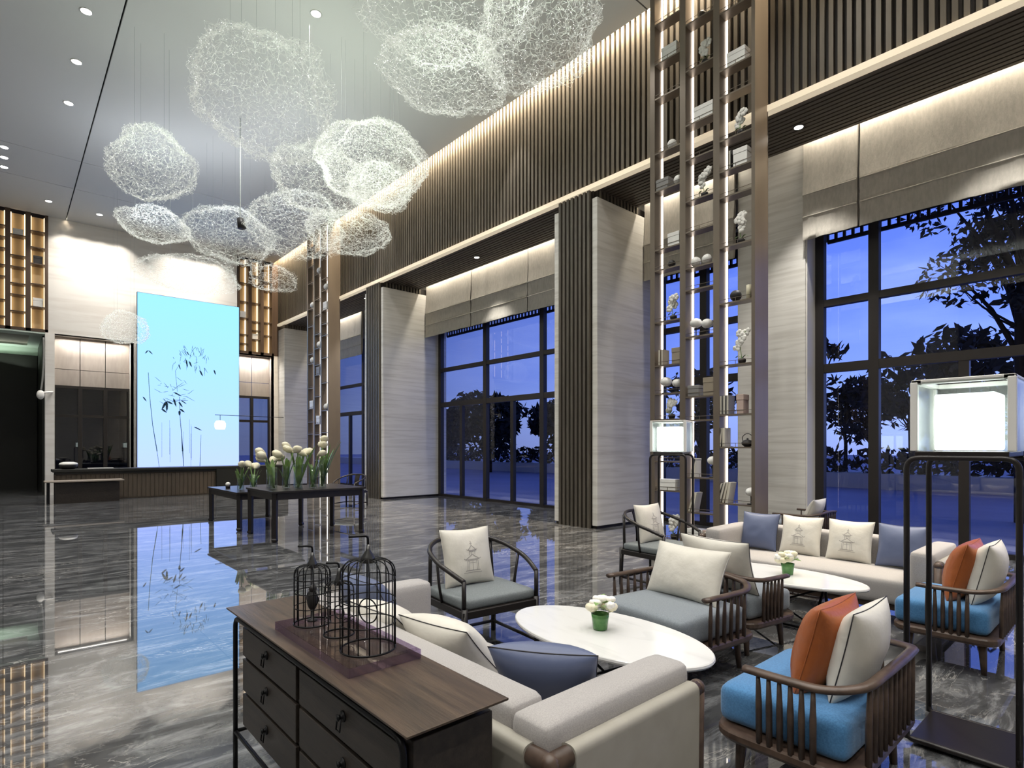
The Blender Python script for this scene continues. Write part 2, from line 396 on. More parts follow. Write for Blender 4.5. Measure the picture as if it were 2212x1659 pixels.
for i, (a, b, l) in enumerate(((2.925, 3.70, 'narrow linen roman blind beside the stone panel right of the near shelf tower'),
        (.62, 2.895, 'wide linen roman blind over the large window right of the near shelf tower'),
        (-1.7, .605, 'linen roman blind at the right edge of the frame above the floor lamp'),
        (4.85, 5.72, 'linen roman blind seen through the shelves of the near tower'),
        (5.735, 6.71, 'linen roman blind seen between the near shelf tower and the stone pier'),
        (12.335, 14.54, 'linen roman blind at the far end of the central window'),
        (10.085, 12.305, 'linen roman blind over the middle of the central window'),
        (7.82, 10.065, 'linen roman blind at the near end of the central window, partly behind the pier'),
        (15.66, 17.5, 'linen roman blind beside the far shelf tower'),
        (18.68, 22.1, 'linen roman blind behind the far shelf tower'))):
    blind(a, b, l, i*7.3)

# ---- back wall
wb = bpy.data.objects.new('wall_back', None); COL.objects.link(wb); wb['kind'] = 'structure'
ZH = 5.03
XA, XBr, XC, XD = 1.20, 3.23, 6.54, 7.88
st = MB()
st.box(1.045, XC, YB, YB+.25, ZH, ZC+.3)          # upper stone
st.box(.97, XA, YB-.05, YB+.35, 0, ZH)             # left jamb pillar
st.box(XBr, XC, YB, YB+.25, 0, ZH)
st.box(XD, XW+.02, YB-.02, YB+.3, 0, ZH)
struct('corner_strip', box(XD, XW+.3, YB-.03, YB+.4, ZH, ZC+.3), M['bronzedk'], wb)
struct('stone_cladding', st, M['stone2'], wb)
def recess(x0, x1, nm, dark, name):
    q = MB(); q.box(x0-.05, x0, YB, YB+.6, 0, ZH); q.box(x1, x1+.05, YB, YB+.6, 0, ZH); q.box(x0, x1, YB+.02, YB+.62, ZH, ZH+.06)
    struct('recess_lining', q, M['jamb'] if name == 1 else M['panel'], wb)
    p = MB(); n = nm
    for i in range(n):
        a = x0+(x1-x0)*i/n; b = x0+(x1-x0)*(i+1)/n
        p.box(a+.01, b-.01, YB+.5, YB+.54, 4.0, ZH); p.box(a+.01, b-.01, YB+.5, YB+.54, 3.45, 3.985)
    struct('fabric_panels', p, M['panel'], wb)
    f = MB()
    for i in range(n+1):
        a = x0+(x1-x0)*i/n; f.box(a-.055, a+.055, YB+.46, YB+.56, 0, 3.47)
    for z in (3.38, 2.45, .05): f.box(x0, x1, YB+.47, YB+.55, z, z+.09)
    o = struct('window_%d' % (5+name), f, M['frame'])
    g = MB(); g.add([(x0, YB+.51, 0), (x1, YB+.51, 0), (x1, YB+.51, 3.45), (x0, YB+.51, 3.45)], [(0,1,2,3)]); g.build('window_pane', M['darkglass'] if dark else M['glass'], o)
recess(XA, XBr, 3, True, 1)
recess(XC, XD, 2, False, 2)
# service corridor behind the dark windows, left
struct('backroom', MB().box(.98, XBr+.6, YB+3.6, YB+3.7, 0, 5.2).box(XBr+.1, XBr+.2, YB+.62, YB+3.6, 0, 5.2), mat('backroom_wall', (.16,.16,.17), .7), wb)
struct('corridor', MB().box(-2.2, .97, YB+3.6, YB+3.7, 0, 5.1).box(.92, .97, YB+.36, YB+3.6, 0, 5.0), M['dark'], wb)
# light coffer above the dark doorway
co = MB(); co.box(-2.2, .97, YB-.02, YB+.55, 4.98, 5.05); co.box(-2.2, .97, YB+2.9, YB+3.6, 4.98, 5.05); co.box(.62, .97, YB+.55, YB+2.9, 4.98, 5.05); co.box(-2.2, .97, YB+3.5, YB+3.6, 4.72, 4.98)
struct('coffer', co, M['greenlit'], wb)
struct('coffer_top', box(-2.2, .66, YB+.5, YB+2.95, 5.04, 5.09), M['panel'], wb)
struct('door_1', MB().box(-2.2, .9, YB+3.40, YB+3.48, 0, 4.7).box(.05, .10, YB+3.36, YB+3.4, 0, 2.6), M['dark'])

# backlit shelf niches
def niche(x0, x1, label):
    T = thing('backlit_shelf', label, 'shelf', (0, 0, 0), group='amber backlit wall shelves')
    MB().box(x0, x1, YB+.38, YB+.4, ZH, ZC).build('glow_back', M['amber'], T)
    f = MB(); f.box(x0, x1, YB-.03, YB+.4, ZH-.0, ZH+.09); f.box(x0-.005, x0+.07, YB-.03, YB+.4, ZH, ZC); f.box(x1-.07, x1+.005, YB-.03, YB+.4, ZH, ZC)
    w = (x1-x0)/3
    for i in (1, 2): f.box(x0+i*w-.06, x0+i*w+.06, YB-.03, YB+.38, ZH, ZC)
    f.build('frame', M['bronzedk'], T)
    rnd = random.Random(int(x0*10+99))
    zs = []
    for i in range(3):
        z = ZH+.35+.2*i
        while z < ZC-.25:
            MB().box(x0+i*w+.05, x0+(i+1)*w-.05, YB-.0, YB+.37, z, z+.03).build('shelf_board', M['bronzedk'], T)
            zs.append((x0+(i+.5)*w, z+.03)); z += rnd.choice((.34, .5, .62, .7))
    l = MB()
    for i in range(3): l.box(x0+i*w+.065, x0+i*w+.085, YB+.3, YB+.37, ZH+.09, ZC); l.box(x0+(i+1)*w-.085, x0+(i+1)*w-.065, YB+.3, YB+.37, ZH+.09, ZC)
    l.build('light_strip', emis('warm_strip', (1,.76,.46), 1.9), T)
    return zs
zsl = niche(-.36, 1.04, 'amber backlit wall shelf above the dark doorway on the left')
zsr = niche(6.56, 7.87, 'amber backlit wall shelf in the corner right of the blue panel')
def sbox(x, y, z, w, d, h, m, label, grp=None, rz=0, name='decor_box'):
    T = thing(name, label, 'box', (x, y, z), rz, grp)
    MB().box(-w/2, w/2, -d/2, d/2, 0, h*.7).build('base', m, T, bevel=.004); MB().box(-w/2-.004, w/2+.004, -d/2-.004, d/2+.004, h*.7, h).build('lid', m, T, bevel=.006)
g = 'small boxes on the backlit wall shelves'
zl = sorted(zsl, key=lambda q: (q[0], q[1])); zr = sorted(zsr, key=lambda q: (q[0], q[1]))
c2 = [q for q in zl if abs(q[0]-zl[-1][0]) < .1]; c1 = [q for q in zl if abs(q[0]-zl[len(zl)//2][0]) < .1]
sbox(c2[0][0], YB+.2, c2[0][1], .24, .2, .28, M['whitebox'], 'white box on the lowest board of the backlit shelf above the doorway', g)
sbox(c2[2][0], YB+.2, c2[2][1], .22, .2, .26, M['pot'], 'black box in the right column of the backlit shelf above the doorway', g)
sbox(c1[-1][0], YB+.2, c1[-1][1], .24, .2, .2, M['whitebox'], 'white box near the top of the backlit shelf above the doorway', g)
k1 = [q for q in zr if abs(q[0]-zr[0][0]) < .1]; k2 = [q for q in zr if abs(q[0]-zr[len(zr)//2][0]) < .1]
sbox(k1[2][0], YB+.2, k1[2][1], .2, .2, .26, M['whitebox'], 'white box in the left column of the corner backlit shelf', g)
sbox(k2[0][0], YB+.2, k2[0][1], .2, .2, .22, M['whitebox'], 'white box low in the middle column of the corner backlit shelf', g)

# ---- left and front walls (outside the frame, seen in reflections)
wl = MB()
for i in range(6): wl.box(XL-.3, XL+.1, YF+i*5, YF+i*5+2.6, 0, ZC)
struct('wall_left', wl, M['stone'])
struct('left_panel', box(XL-.35, XL-.1, YF, YB+.5, 0, ZC+.3), M['slat'], bpy.data.objects['wall_left'])
struct('cornice', box(XL-.1, XL+.5, YF, YB, 7.2, 7.36), M['bronzedk'], bpy.data.objects['wall_left'])
struct('wall_front', box(XL, XG+.25, YF-.2, YF, 0, ZC+.3), M['stone'])
struct('wall_back_side', box(XL, -2.2, YB, YB+.3, 0, ZC+.3), M['stone2'], wb)
struct('wall_back_roof', box(-2.2, -.36, YB, YB+.3, ZH, ZC+.3), M['stone2'], wb)
struct('outer_shell', MB().box(XL, XW+.4, YB+.4, YB+.45, ZH+.05, ZC+.36).box(-2.3, -2.2, YB, YB+3.7, 0, 5.2).box(-2.2, XBr+.3, YB+.6, YB+3.7, 5.25, 5.3), M['slatback'], wb)

# ---- ceiling downlights
def downlight(x, y, z, label, grp, r=.075):
    T = thing('ceiling_downlight', label, 'downlight', (x, y, z), 0, grp)
    MB().lathe([(r, -.001), (r+.022, -.008), (r+.022, 0)], n=20).build('trim_ring', M['ceil'] if z > 7 else M['frame'], T, smooth=True)
    MB().lathe([(1e-6, -.004), (r, -.004)], n=20).build('lens', M['dl'], T)
for i, (x, y, l) in enumerate(((1.02, 11.66, 'round ceiling downlight nearest the top of the photo, left of the ceiling groove'), (1.02, 13.31, 'middle of the three round downlights left of the ceiling groove'),
      (1.02, 15.02, 'lowest of the three round downlights left of the ceiling groove'), (.02, 18.25, 'upper one of the three downlights at the left picture edge'), (.02, 18.9, 'middle one of the three downlights at the left picture edge'),
      (.02, 19.55, 'lower one of the three downlights at the left picture edge'), (.99, 21.4, 'downlight just in front of the backlit shelf above the doorway'), (2.22, 21.6, 'downlight near the back wall, right of the ceiling groove'),
      (3.86, 9.2, 'downlight just above the largest wire cloud'))):
    downlight(x, y, ZC, l, 'recessed ceiling downlights')
for x, y, l in ((8.74, 3.47, 'bright downlight in the slatted soffit right of the near shelf tower'), (8.78, 11.17, 'bright downlight in the slatted soffit over the central window'), (8.6, 16.6, 'bright downlight in the slatted soffit beside the far shelf tower')):
    downlight(x, y, ZS-.0, l, 'soffit downlights', .06)

# ---- outside
struct('ground_outside', box(XG+.08, 120, -60, 110, -.25, -.06), M['pave'])
struct('hedge_planter', box(24, 25.5, -20, 60, -.06, .5), M['jamb'], bpy.data.objects['ground_outside'])
def leafcloud(mb, c, rad, n, rnd, size, sc=(1,1,1)):
    for _ in range(n):
        while True:
            p = Vector((rnd.uniform(-1,1), rnd.uniform(-1,1), rnd.uniform(-1,1)))
            if p.length < 1 and rnd.random() < .35+p.length*.65: break
        q = Vector(c)+Vector((p.x*sc[0], p.y*sc[1], p.z*sc[2]))*rad
        a = Vector((rnd.gauss(0,1), rnd.gauss(0,1), rnd.gauss(0,1))).normalized(); b = a.cross(Vector((rnd.gauss(0,1), rnd.gauss(0,1), rnd.gauss(0,1)))).normalized()
        s = size*rnd.uniform(.6, 1.3)
        mb.add([q-a*s, q+b*s*.38, q+a*s, q-b*s*.38], [(0,1,2,3)])
def tree(loc, h, seed, label, grp, spread=1.0, leaves=900, size=.22, blobs=7, bare=0, low=.42):
    rnd = random.Random(seed)
    T = thing('garden_tree', label, 'tree', loc, 0, grp)
    t = MB(); top = h*.75
    t.tube([(0,0,0), (.05,.03,h*.3), (-.05,.05,h*.55), (.03,0,top)], [h*.022, h*.018, h*.013, h*.005], 7)
    f = MB(); per = leaves//max(1, blobs)
    for i in range(blobs):
        a = rnd.uniform(0, 2*PI); rr = rnd.uniform(.1, .3)*h*spread; z = h*rnd.uniform(low, .95)
        c = (rr*math.cos(a), rr*math.sin(a), z)
        t.tube([(0,0,z*.62), (c[0]*.5, c[1]*.5, z*.85), c], [h*.008, h*.005, h*.002], 5)
        leafcloud(f, c, h*.15*spread*rnd.uniform(.8, 1.3), per, rnd, size, (1,1,.75))
    for i in range(bare):
        a = rnd.uniform(0, 2*PI); z = h*rnd.uniform(.4, .8); l = h*rnd.uniform(.15,.32)
        p = [Vector((0,0,z))]
        d = Vector((math.cos(a), math.sin(a), .7)).normalized()
        for k in range(5): p.append(p[-1]+d*l/5+Vector((rnd.gauss(0,.03), rnd.gauss(0,.03), rnd.gauss(.02,.03)))*h*.2)
        t.tube(p, [.03, .025, .02, .014, .009, .005], 5)
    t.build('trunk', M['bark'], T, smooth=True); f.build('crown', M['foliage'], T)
    return T
tree((15.6, 1.75, -.06), 8.2, 3, 'tall dark leafy tree outside the large right-hand window', 'garden trees outside', .62, 5200, .11, 20, 16, .46)
tree((14.2, 5.25, -.06), 5.0, 8, 'slim dark tree outside at the left edge of the right-hand window', 'garden trees outside', .30, 240, .13, 6, 2, .55)
tA = tree((32, 7.6, -.06), 5.6, 21, 'bare-branched tree far outside, left pane of the right-hand window', 'far trees on the skyline', 1.2, 700, .3, 10, 14, .35)
rt = random.Random(5)
spots = [(41, 11.9, 'second far tree left of the right-hand mullion'), (26.4, 4.95, 'far tree just right of the right-hand window mullion'), (42, 5.1, 'far tree beside the glowing floor lamp shade'), (39, 12.7, 'far tree seen between the shelf tower and right-hand window'),
   (30, 17.5, 'far tree glimpsed through the near shelf tower'), (29, 21.4, 'second far tree glimpsed through the near shelf tower')]
for x, y, l in spots: dup(tA, (x, y, -.06), rt.uniform(0, 6), l)
tC = tree((22.2, 26.9, -.06), 5.0, 33, 'rounded dark tree outside the middle pane of the central window', 'dark trees outside the central window', 1.3, 1500, .3, 12, 5, .3)
for x, y, l in ((27, 38.5, 'rounded dark tree outside the left pane of the central window'), (26, 24.4, 'rounded dark tree outside the right pane of the central window'), (34, 47.5, 'rounded dark tree outside beyond the far pier'), (42, 66, 'rounded dark tree outside by the far shelf tower')):
    dup(tC, (x, y, -.06), rt.uniform(0, 6), l)
hm = MB(); rh = random.Random(2)
for i in range(40): leafcloud(hm, (24.7, -14+i*1.5, .95), .95, 150, rh, .2, (.7, 1, .6))
hd = hm.build('hedge_foliage', M['foliage']); setp(hd, 'dark clipped hedge along the far side of the forecourt', 'hedge', None, 'stuff')
# ================================================================= SHELF TOWERS
TX0, TX1 = 7.63, 8.0
def tower(y0, label):
    """open shelf tower; local y from 0 (near) to 1.685 (far)"""
    W = 1.685
    T = thing('shelf_tower', label, 'shelf tower', (0, y0, 0), 0, 'open shelf towers')
    MB().box(TX0, TX1+.03, 0, .05, 0, ZC+.25).build('side_panel', M['bronze'], T)
    cols = [(.05, .515), (.612, 1.06), (1.157, 1.60)]
    XE = TX0+.215       # near, middle, far
    for a, b in ((.515, .612), (1.06, 1.157), (1.60, 1.685)):
        MB().box(TX0, XE, a, b, 0, ZC+.25).build('upright', M['bronze'], T)
    for a, b in cols:
        MB().box(XE-.03, XE-.006, b-.017, b-.0, .05, ZC).build('light_strip', M['led'], T)
        MB().box(XE-.006, XE+.0, b-.022, b-.0, .05, ZC).build('strip_channel', M['bronze'], T)
    zz = [[7.68, 6.86, 6.48, 5.86, 5.42, 5.05, 4.34, 3.54, 2.66, 1.96, 1.5, .70, .08],
          [7.82, 7.12, 6.31, 5.79, 5.17, 4.71, 4.17, 3.84, 3.14, 2.25, 1.9, 1.05, .53, .08],
          [8.11, 7.49, 6.95, 6.09, 5.5, 4.58, 4.26, 3.45, 2.77, 2.33, 1.93, 1.28, .83, .08]]
    for (a, b), zs in zip(cols, zz):
        for z in zs:
            s = MB().box(TX0+.004, XE-.032, a, b, z-.022, z).build('shelf_board', M['bronze'], T)
            r = MB()
            for x in (TX0+.012,): r.tube([(x, a+.0, z+.05), (x, b, z+.05)], .004, 5)
            r.tube([(TX0+.012, (a+b)/2, z), (TX0+.012, (a+b)/2, z+.05)], .004, 5)
            r.build('gallery_rail', M['bronze'], s)
    return T
t1 = tower(3.60, 'near full-height bronze shelf tower with lit uprights, in front of the window wall')
t2 = dup(t1, (0, 17.24, 0), 0, 'far full-height bronze shelf tower with lit uprights, behind the flower table')
# ---- decor items on the towers
cx = TX0+.095
cy = {3: 3.60+.30, 2: 3.60+.84, 1: 3.60+1.375}   # column 1 = far/left in the photo
CN = {1: 'left', 2: 'middle', 3: 'right'}
def ball_item(c, z, dy, r, label, stem=0, m=None):
    T = thing('decor_ball', label, 'ornament', (cx, cy[c]+dy, z), 0, 'ornaments on the shelf tower')
    if stem:
        MB().lathe([(r*.7, 0), (r*.7, .012), (.008, .02), (.008, stem)], n=12).build('stand', M['pot'], T, smooth=True)
        MB().ball((0,0,stem+r*.6), r, 14, 9, (1,1,.8)).build('globe', m or M['whitebox'], T, smooth=True)
    else:
        MB().lathe([(r*.55, 0), (r*.5, .012), (r*.45, .015)], n=14).build('stand', M['pot'], T, smooth=True)
        MB().ball((0,0,r+.01), r, 14, 9).build('globe', m or M['whitebox'], T, smooth=True)
def orchid(c, z, dy, h, label, seed):
    rnd = random.Random(seed)
    T = thing('potted_orchid', label, 'orchid', (cx, cy[c]+dy, z), 0, 'white orchids on the shelf tower')
    MB().lathe([(.04, 0), (.055, .04), (.05, .07), (.04, .075)], n=12).build('pot', M['pot'], T, smooth=True)
    st = cat([(0,0,.06), (.0,.02,h*.5), (.0,-.01,h*.85), (-.0,-.05,h*.98)], 5)
    MB().tube(st, .005, 5).build('stem', M['stemg'], T, smooth=True)
    b = MB()
    for k in range(7):
        p = st[int(len(st)*(.35+.62*k/7))]; q = Vector((rnd.uniform(-.04,.02), rnd.uniform(-.045,.045), 0))+p
        for j in range(5):
            a = 2*PI*j/5+rnd.random(); d = Vector((0, math.cos(a), math.sin(a)))
            b.ball(q+d*.03, .031, 7, 5, (.45, 1, 1))
    b.build('blossoms', M['petalw'], T, smooth=True)
    l = MB()
    for k in (-1, 1): l.grid(lambda u, v: ((v-.5)*.03, k*u*.09, .07+.05*math.sin(u*2.6)), 5, 2)
    l.build('leaves', M['leaf'], T, smooth=True)
def books(c, z, dy, label, tilts, hs, ms, d=.17):
    for i, (tl, h, m) in enumerate(zip(tilts, hs, ms)):
        T = thing('shelf_book', label[i], 'book', (cx, cy[c]+dy+i*.052, z), 0, 'books on the shelf tower')
        T.rotation_euler = (R(tl), 0, 0)
        MB().box(-d/2, d/2, -.018, -.013, 0, h).box(-d/2, d/2, .013, .018, 0, h).box(d/2-.006, d/2, -.018, .018, 0, h).build('cover', m, T)
        MB().box(-d/2+.006, d/2-.01, -.013, .013, .005, h-.006).build('pages', M['bookw'], T)
def dbox(c, z, dy, w, h, m, label): sbox(cx, cy[c]+dy, z, .16, w, h, m, label, 'boxes on the shelf tower')
dbox(1, 7.49, -.02, .26, .2, M['whitebox'], 'white box high in the left column of the near tower')
ball_item(1, 6.09, -.03, .075, 'single cream ball in the left column, above the soffit trim line')
dbox(1, 5.50, .1, .22, .17, M['greybox'], 'grey box beside a cream ball in the left column')
ball_item(1, 5.50, -.14, .075, 'cream ball beside the grey box in the left column')
dbox(1, 4.58, -.1, .2, .2, M['whitebox'], 'white box in the left column just above the window top')
ball_item(1, 4.26, -.02, .06, 'small dark ball in the left column, below the white box', 0, M['pot'])
orchid(1, 3.45, -.05, .36, 'white orchid in the left column against the blue window', 1)
books(1, 2.77, .1, ['upright book left in the left column at mid height', 'second upright book in the left column at mid height'], (0, 0), (.24, .24), (M['book'], M['book']))
dbox(1, 2.77, -.14, .14, .24, M['book'], 'tan box at the right of two upright books in the left column')
ball_item(1, 2.33, .08, .09, 'left white mushroom ornament of the pair in the left column', .13)
ball_item(1, 2.33, -.12, .08, 'right white mushroom ornament of the pair in the left column', .1)
orchid(1, 1.93, -.02, .28, 'white orchid in the left column just above the far floor lamp', 2)
dbox(1, .83, .02, .3, .17, M['whitebox'], 'white box in the left column behind the far floor lamp frame')
orchid(1, .08, -.06, .34, 'white orchid at the bottom of the left column behind the armchair', 3)
ball_item(2, 7.82, 0, .06, 'small dark ornament at the top of the middle column', 0, M['pot'])
orchid(2, 7.12, -.05, .34, 'white orchid high in the middle column', 4)
dbox(2, 6.31, -.06, .3, .21, M['whitebox'], 'white box in the middle column above the soffit trim line')
orchid(2, 5.17, -.04, .4, 'white orchid in the middle column in front of the linen blind', 5)
ball_item(2, 4.17, .1, .075, 'left of two cream balls side by side in the middle column')
ball_item(2, 4.17, -.08, .075, 'right of two cream balls side by side in the middle column')
ball_item(2, 3.14, .1, .09, 'left white mushroom ornament of the pair in the middle column', .15)
ball_item(2, 3.14, -.08, .085, 'right white mushroom ornament of the pair in the middle column', .12)
dbox(2, 2.25, .1, .18, .16, M['greybox'], 'dark box left of the tan box in the middle column')
dbox(2, 2.25, -.15, .18, .26, M['book'], 'tan box in the middle column beside the dark box')
books(2, 1.05, .08, ['white leaning book in the middle column near the floor lamp', 'second leaning book in the middle column near the floor lamp'], (0, 12), (.28, .28), (M['bookw'], M['bookw']))
ball_item(2, 1.05, -.17, .08, 'white ball on a thin stand in the middle column', .2)
books(2, .53, .12, ['left leaning book low in the middle column', 'right leaning book low in the middle column'], (12, 16), (.3, .28), (M['bookw'], M['book']))
dbox(2, .08, .08, .24, .2, M['whitebox'], 'white box at the bottom of the middle column')
dbox(2, .08, -.14, .16, .2, M['pinkbox'], 'brown box at the bottom of the middle column')
dbox(3, 6.86, -.02, .26, .2, M['whitebox'], 'white box high in the right column')
orchid(3, 5.86, -.06, .34, 'white orchid in the right column in front of the soffit trim', 6)
dbox(3, 5.42, -.08, .2, .24, M['whitebox'], 'white box beside dark books in the right column')
books(3, 5.42, .07, ['dark upright book beside the white box in the right column'], (0,), (.26,), (M['pot'],))
orchid(3, 4.34, -.06, .42, 'white orchid in the right column above the window head', 7)
ball_item(3, 3.54, .02, .08, 'dark bowl-shaped ornament in the right column', 0, M['pot'])
T = thing('pillar_candle', 'cream pillar candle beside the dark ornament in the right column', 'candle', (cx, cy[3]-.17, 3.54))
MB().lathe([(.035, 0), (.035, .2), (.03, .205)], n=14).build('wax', M['petal'], T, smooth=True); MB().tube([(0,0,.2), (0,0,.22)], .003, 5).build('wick', M['pot'], T)
orchid(3, 2.66, -.07, .46, 'tall white orchid in the right column against the stone panel', 8)
books(3, 1.96, .1, ['grey upright book in the right column', 'second grey upright book in the right column', 'third grey upright book in the right column'], (0,0,0), (.27,.27,.27), (M['greybox'],)*3)
dbox(3, 1.96, -.08, .1, .27, M['pinkbox'], 'blush box beside the grey books in the right column')
books(3, 1.5, .16, ['white upright book left of the teapot', 'dark book left of the teapot', 'grey book leaning left of the teapot'], (0, 4, 12), (.27, .27, .26), (M['bookw'], M['pot'], M['greybox']))
T = thing('iron_teapot', 'small black iron teapot with a hoop handle on the tower shelf', 'teapot', (cx, cy[3]-.15, 1.5))
MB().lathe([(.04, 0), (.075, .03), (.08, .055), (.06, .085), (.03, .095), (.012, .1), (.014, .115), (1e-6, .12)], n=18).build('body', M['pot'], T, smooth=True)
MB().tube([(0,-.07,.05), (0,-.1,.07), (0,-.115,.095)], [.014,.01,.008], 8).build('spout', M['pot'], T, smooth=True)
MB().tube(cat([(0,-.065,.075), (0,-.07,.14), (0,0,.185), (0,.07,.14), (0,.065,.075)], 5), .005, 6).build('handle', M['pot'], T, smooth=True)
books(3, .70, .12, ['pale book leaning low in the right column', 'second pale book leaning low in the right column', 'dark book leaning low in the right column', 'black book leaning at the right of the low row'], (10, 13, 15, 17), (.3,.3,.3,.29), (M['bookw'], M['book'], M['greybox'], M['pot']))
ball_item(3, .70, -.2, .075, 'white mushroom ornament beside the low leaning books', .13)
cy = {3: 17.24+.30, 2: 17.24+.84, 1: 17.24+1.375}
for c, z, l in ((2, 7.12, 'white ball high in the middle of the far tower'), (3, 6.48, 'white ball high in the right column of the far tower'), (1, 6.09, 'white ball in the left column of the far tower'), (2, 4.71, 'white ball halfway up the middle of the far tower'), (3, 2.66, 'white ball low in the right column of the far tower'), (1, 4.26, 'white ball halfway up the left column of the far tower')):
    ball_item(c, z, 0, .11, l)
for c, z, l in ((3, 5.86, 'white box in the right column of the far tower, by the trim line'), (2, 3.84, 'grey box in the middle column of the far tower'), (2, 2.25, 'white box low in the middle column of the far tower'), (1, 2.77, 'white box low in the left column of the far tower')):
    dbox(c, z, 0, .26, .26, M['whitebox'] if 'white' in l else M['greybox'], l)

# ================================================================= PILLOWS
def pillow(w, h, t, m, label, loc, rz, tilt, grp, pipe=None, printed=False, seed=0, roll=0):
    """front faces local -Y, base edge at local z=0"""
    def prof(u, v):
        f = max(0, (1-abs(u)**2.4))*max(0, (1-abs(v)**2.4))
        x = w/2*u*(1-.075*math.cos(v*PI/2)); z = h/2+h/2*v*(1-.075*math.cos(u*PI/2))
        th = t/2*f**.5
        th += .007*noise.noise(Vector((u*2.2+seed, v*2.2, seed)))*f + .004*noise.noise(Vector((u*5, v*5+seed, 2)))*f
        return x, z, th
    n = 20; mb = MB()
    def g(s):
        def fn(a, b):
            u, v = -math.cos(a*PI), -math.cos(b*PI); x, z, th = prof(u, v); return (x, s*th, z)
        return fn
    mb.grid(g(-1), n, n); f0 = len(mb.f); q = MB().grid(g(1), n, n); q.f = [tuple(reversed(f)) for f in q.f]; mb.add(q.v, q.f)
    o = mb.build('throw_pillow', m, None, smooth=True, merge=True)
    setp(o, label, 'pillow', grp); o.location = loc; o.rotation_euler = (-tilt, roll, rz)
    e = []
    for (a, b) in [((-1,-1),(1,-1)), ((1,-1),(1,1)), ((1,1),(-1,1)), ((-1,1),(-1,-1))]:
        for k in range(8):
            tt = k/8; u = a[0]+(b[0]-a[0])*tt; v = a[1]+(b[1]-a[1])*tt; x, z, _ = prof(u, v); e.append((x, 0, z))
    MB().tube(e, .0026, 5, closed=True).build('piping', pipe or m, o, smooth=True)
    if printed:
        p = MB()
        def stroke(pts, wd):
            pts = [Vector((a*1.35, b*1.2-.02, 0)) for a, b in pts]; dn = []
            for a, b in zip(pts, pts[1:]):
                k = max(1, int((b-a).length/.05)); dn += [a+(b-a)*i/k for i in range(k)]
            dn.append(pts[-1]); vs = []
            for i, c in enumerate(dn):
                d = (dn[min(i+1, len(dn)-1)]-dn[max(i-1, 0)]); d = d.normalized() if d.length else Vector((1,0,0)); nn = Vector((-d.y, d.x, 0))*wd
                for s in (-1, 1):
                    x, z, th = prof(c.x+s*nn.x, c.y+s*nn.y); vs.append((x, -th-.0015, z))
            p.add(vs, [(2*i, 2*i+1, 2*i+3, 2*i+2) for i in range(len(dn)-1)])
        for zc, hw in ((.22, .17), (-.06, .27)):
            stroke([(-hw, zc), (-hw*.8, zc-.03), (-hw*.35, zc+.05), (0, zc+.12), (hw*.35, zc+.05), (hw*.8, zc-.03), (hw, zc)], .012)
            stroke([(-hw*.8, zc-.035), (hw*.8, zc-.035)], .014)
            stroke([(-hw*.6, zc-.07), (hw*.6, zc-.07)], .01)
        stroke([(0, .34), (0, .48)], .012); stroke([(-.04, .4), (.04, .4)], .01)
        for x in (-.09, -.03, .03, .09): stroke([(x, .14), (x, .03)], .008)
        for x in (-.17, -.12, 0, .12, .17): stroke([(x, -.14), (x, -.42)], .009)
        stroke([(-.23, -.43), (.23, -.43)], .013); stroke([(-.28, -.49), (.28, -.49)], .009); stroke([(-.1, -.2), (.1, -.2)], .008)
        p.build('pagoda_print', M['print'], o)
    return o

# ================================================================= SEATING
def lounge(label, loc, rz, m, W=.87, D=.60):
    T = thing('lounge_chair', label, 'armchair', loc, rz, 'low spindle-back lounge chairs')
    hw, f, b = W/2, -D/2, D/2
    # seat frame board with rounded corners
    out = rounded([(-hw, f, 0), (hw, f, 0), (hw, b, 0), (-hw, b, 0)], .13, 6, True)
    n = len(out); mb = MB()
    for z, k in ((.205, .97), (.222, 1.0), (.245, 1.0), (.255, .985)): mb.v += [(p.x*k, p.y*k, z) for p in out]
    for i in range(3):
        for j in range(n): mb.f.append((i*n+j, i*n+(j+1) % n, (i+1)*n+(j+1) % n, (i+1)*n+j))
    mb.f.append(tuple(range(n-1, -1, -1))); mb.f.append(tuple(3*n+j for j in range(n)))
    mb.build('seat_frame', M['wood2'], T, smooth=False)
    for sx in (-1, 1):
        for y in (f+.1, b-.1):
            MB().tube([(sx*(hw-.11), y, .21), (sx*(hw-.095), y+(-.012 if y < 0 else .012), 0)], [.026, .016], 10).build('leg', M['wood2'], T, smooth=True)
    rbox(W-.12, D-.06, .172, .045, .012, .004, 1).xf(Matrix.Translation((0, -.025, .253))).build('seat_cushion', m, T, smooth=True, merge=True)
    a0 = f+.16; zr = .548; h2 = hw-.005
    path = cat([(-h2, a0, zr), (-h2, b-.26, zr), (-h2+.015, b-.12, zr+.003), (-h2+.1, b-.015, zr+.02), (-h2+.25, b+.01, zr+.035), (0, b+.015, zr+.04), (h2-.25, b+.01, zr+.035), (h2-.1, b-.015, zr+.02), (h2-.015, b-.12, zr+.003), (h2, b-.26, zr), (h2, a0, zr)], 5)
    MB().tube(path, .026, 8, flat=.62).build('arm_rail', M['wood2'], T, smooth=True)
    def sp(x, y, z): MB().tube([(x*.985, y*.98, .25), (x*.99, y*.985, .42), (x, y, z)], [.013, .0135, .008], 7).build('spindle', M['wood2'], T, smooth=True)
    for s in (-1, 1):
        for i in range(6): sp(s*h2, a0+.06+i*(b-.16-a0-.06)/5, zr-.005)
    for i in range(10):
        x = -h2+.13+i*(2*h2-.26)/9; sp(x, b-.0, zr+.025)
    return T
G1 = 'low spindle-back lounge chairs'
Lb1 = lounge('blue-seated spindle lounge chair in the front right corner of the photo', (2.81, 1.03, 0), R(180), M['blueseat'])
Lb2 = lounge('blue-seated spindle lounge chair behind the near floor lamp', (5.15, .95, 0), R(180), M['blueseat'])
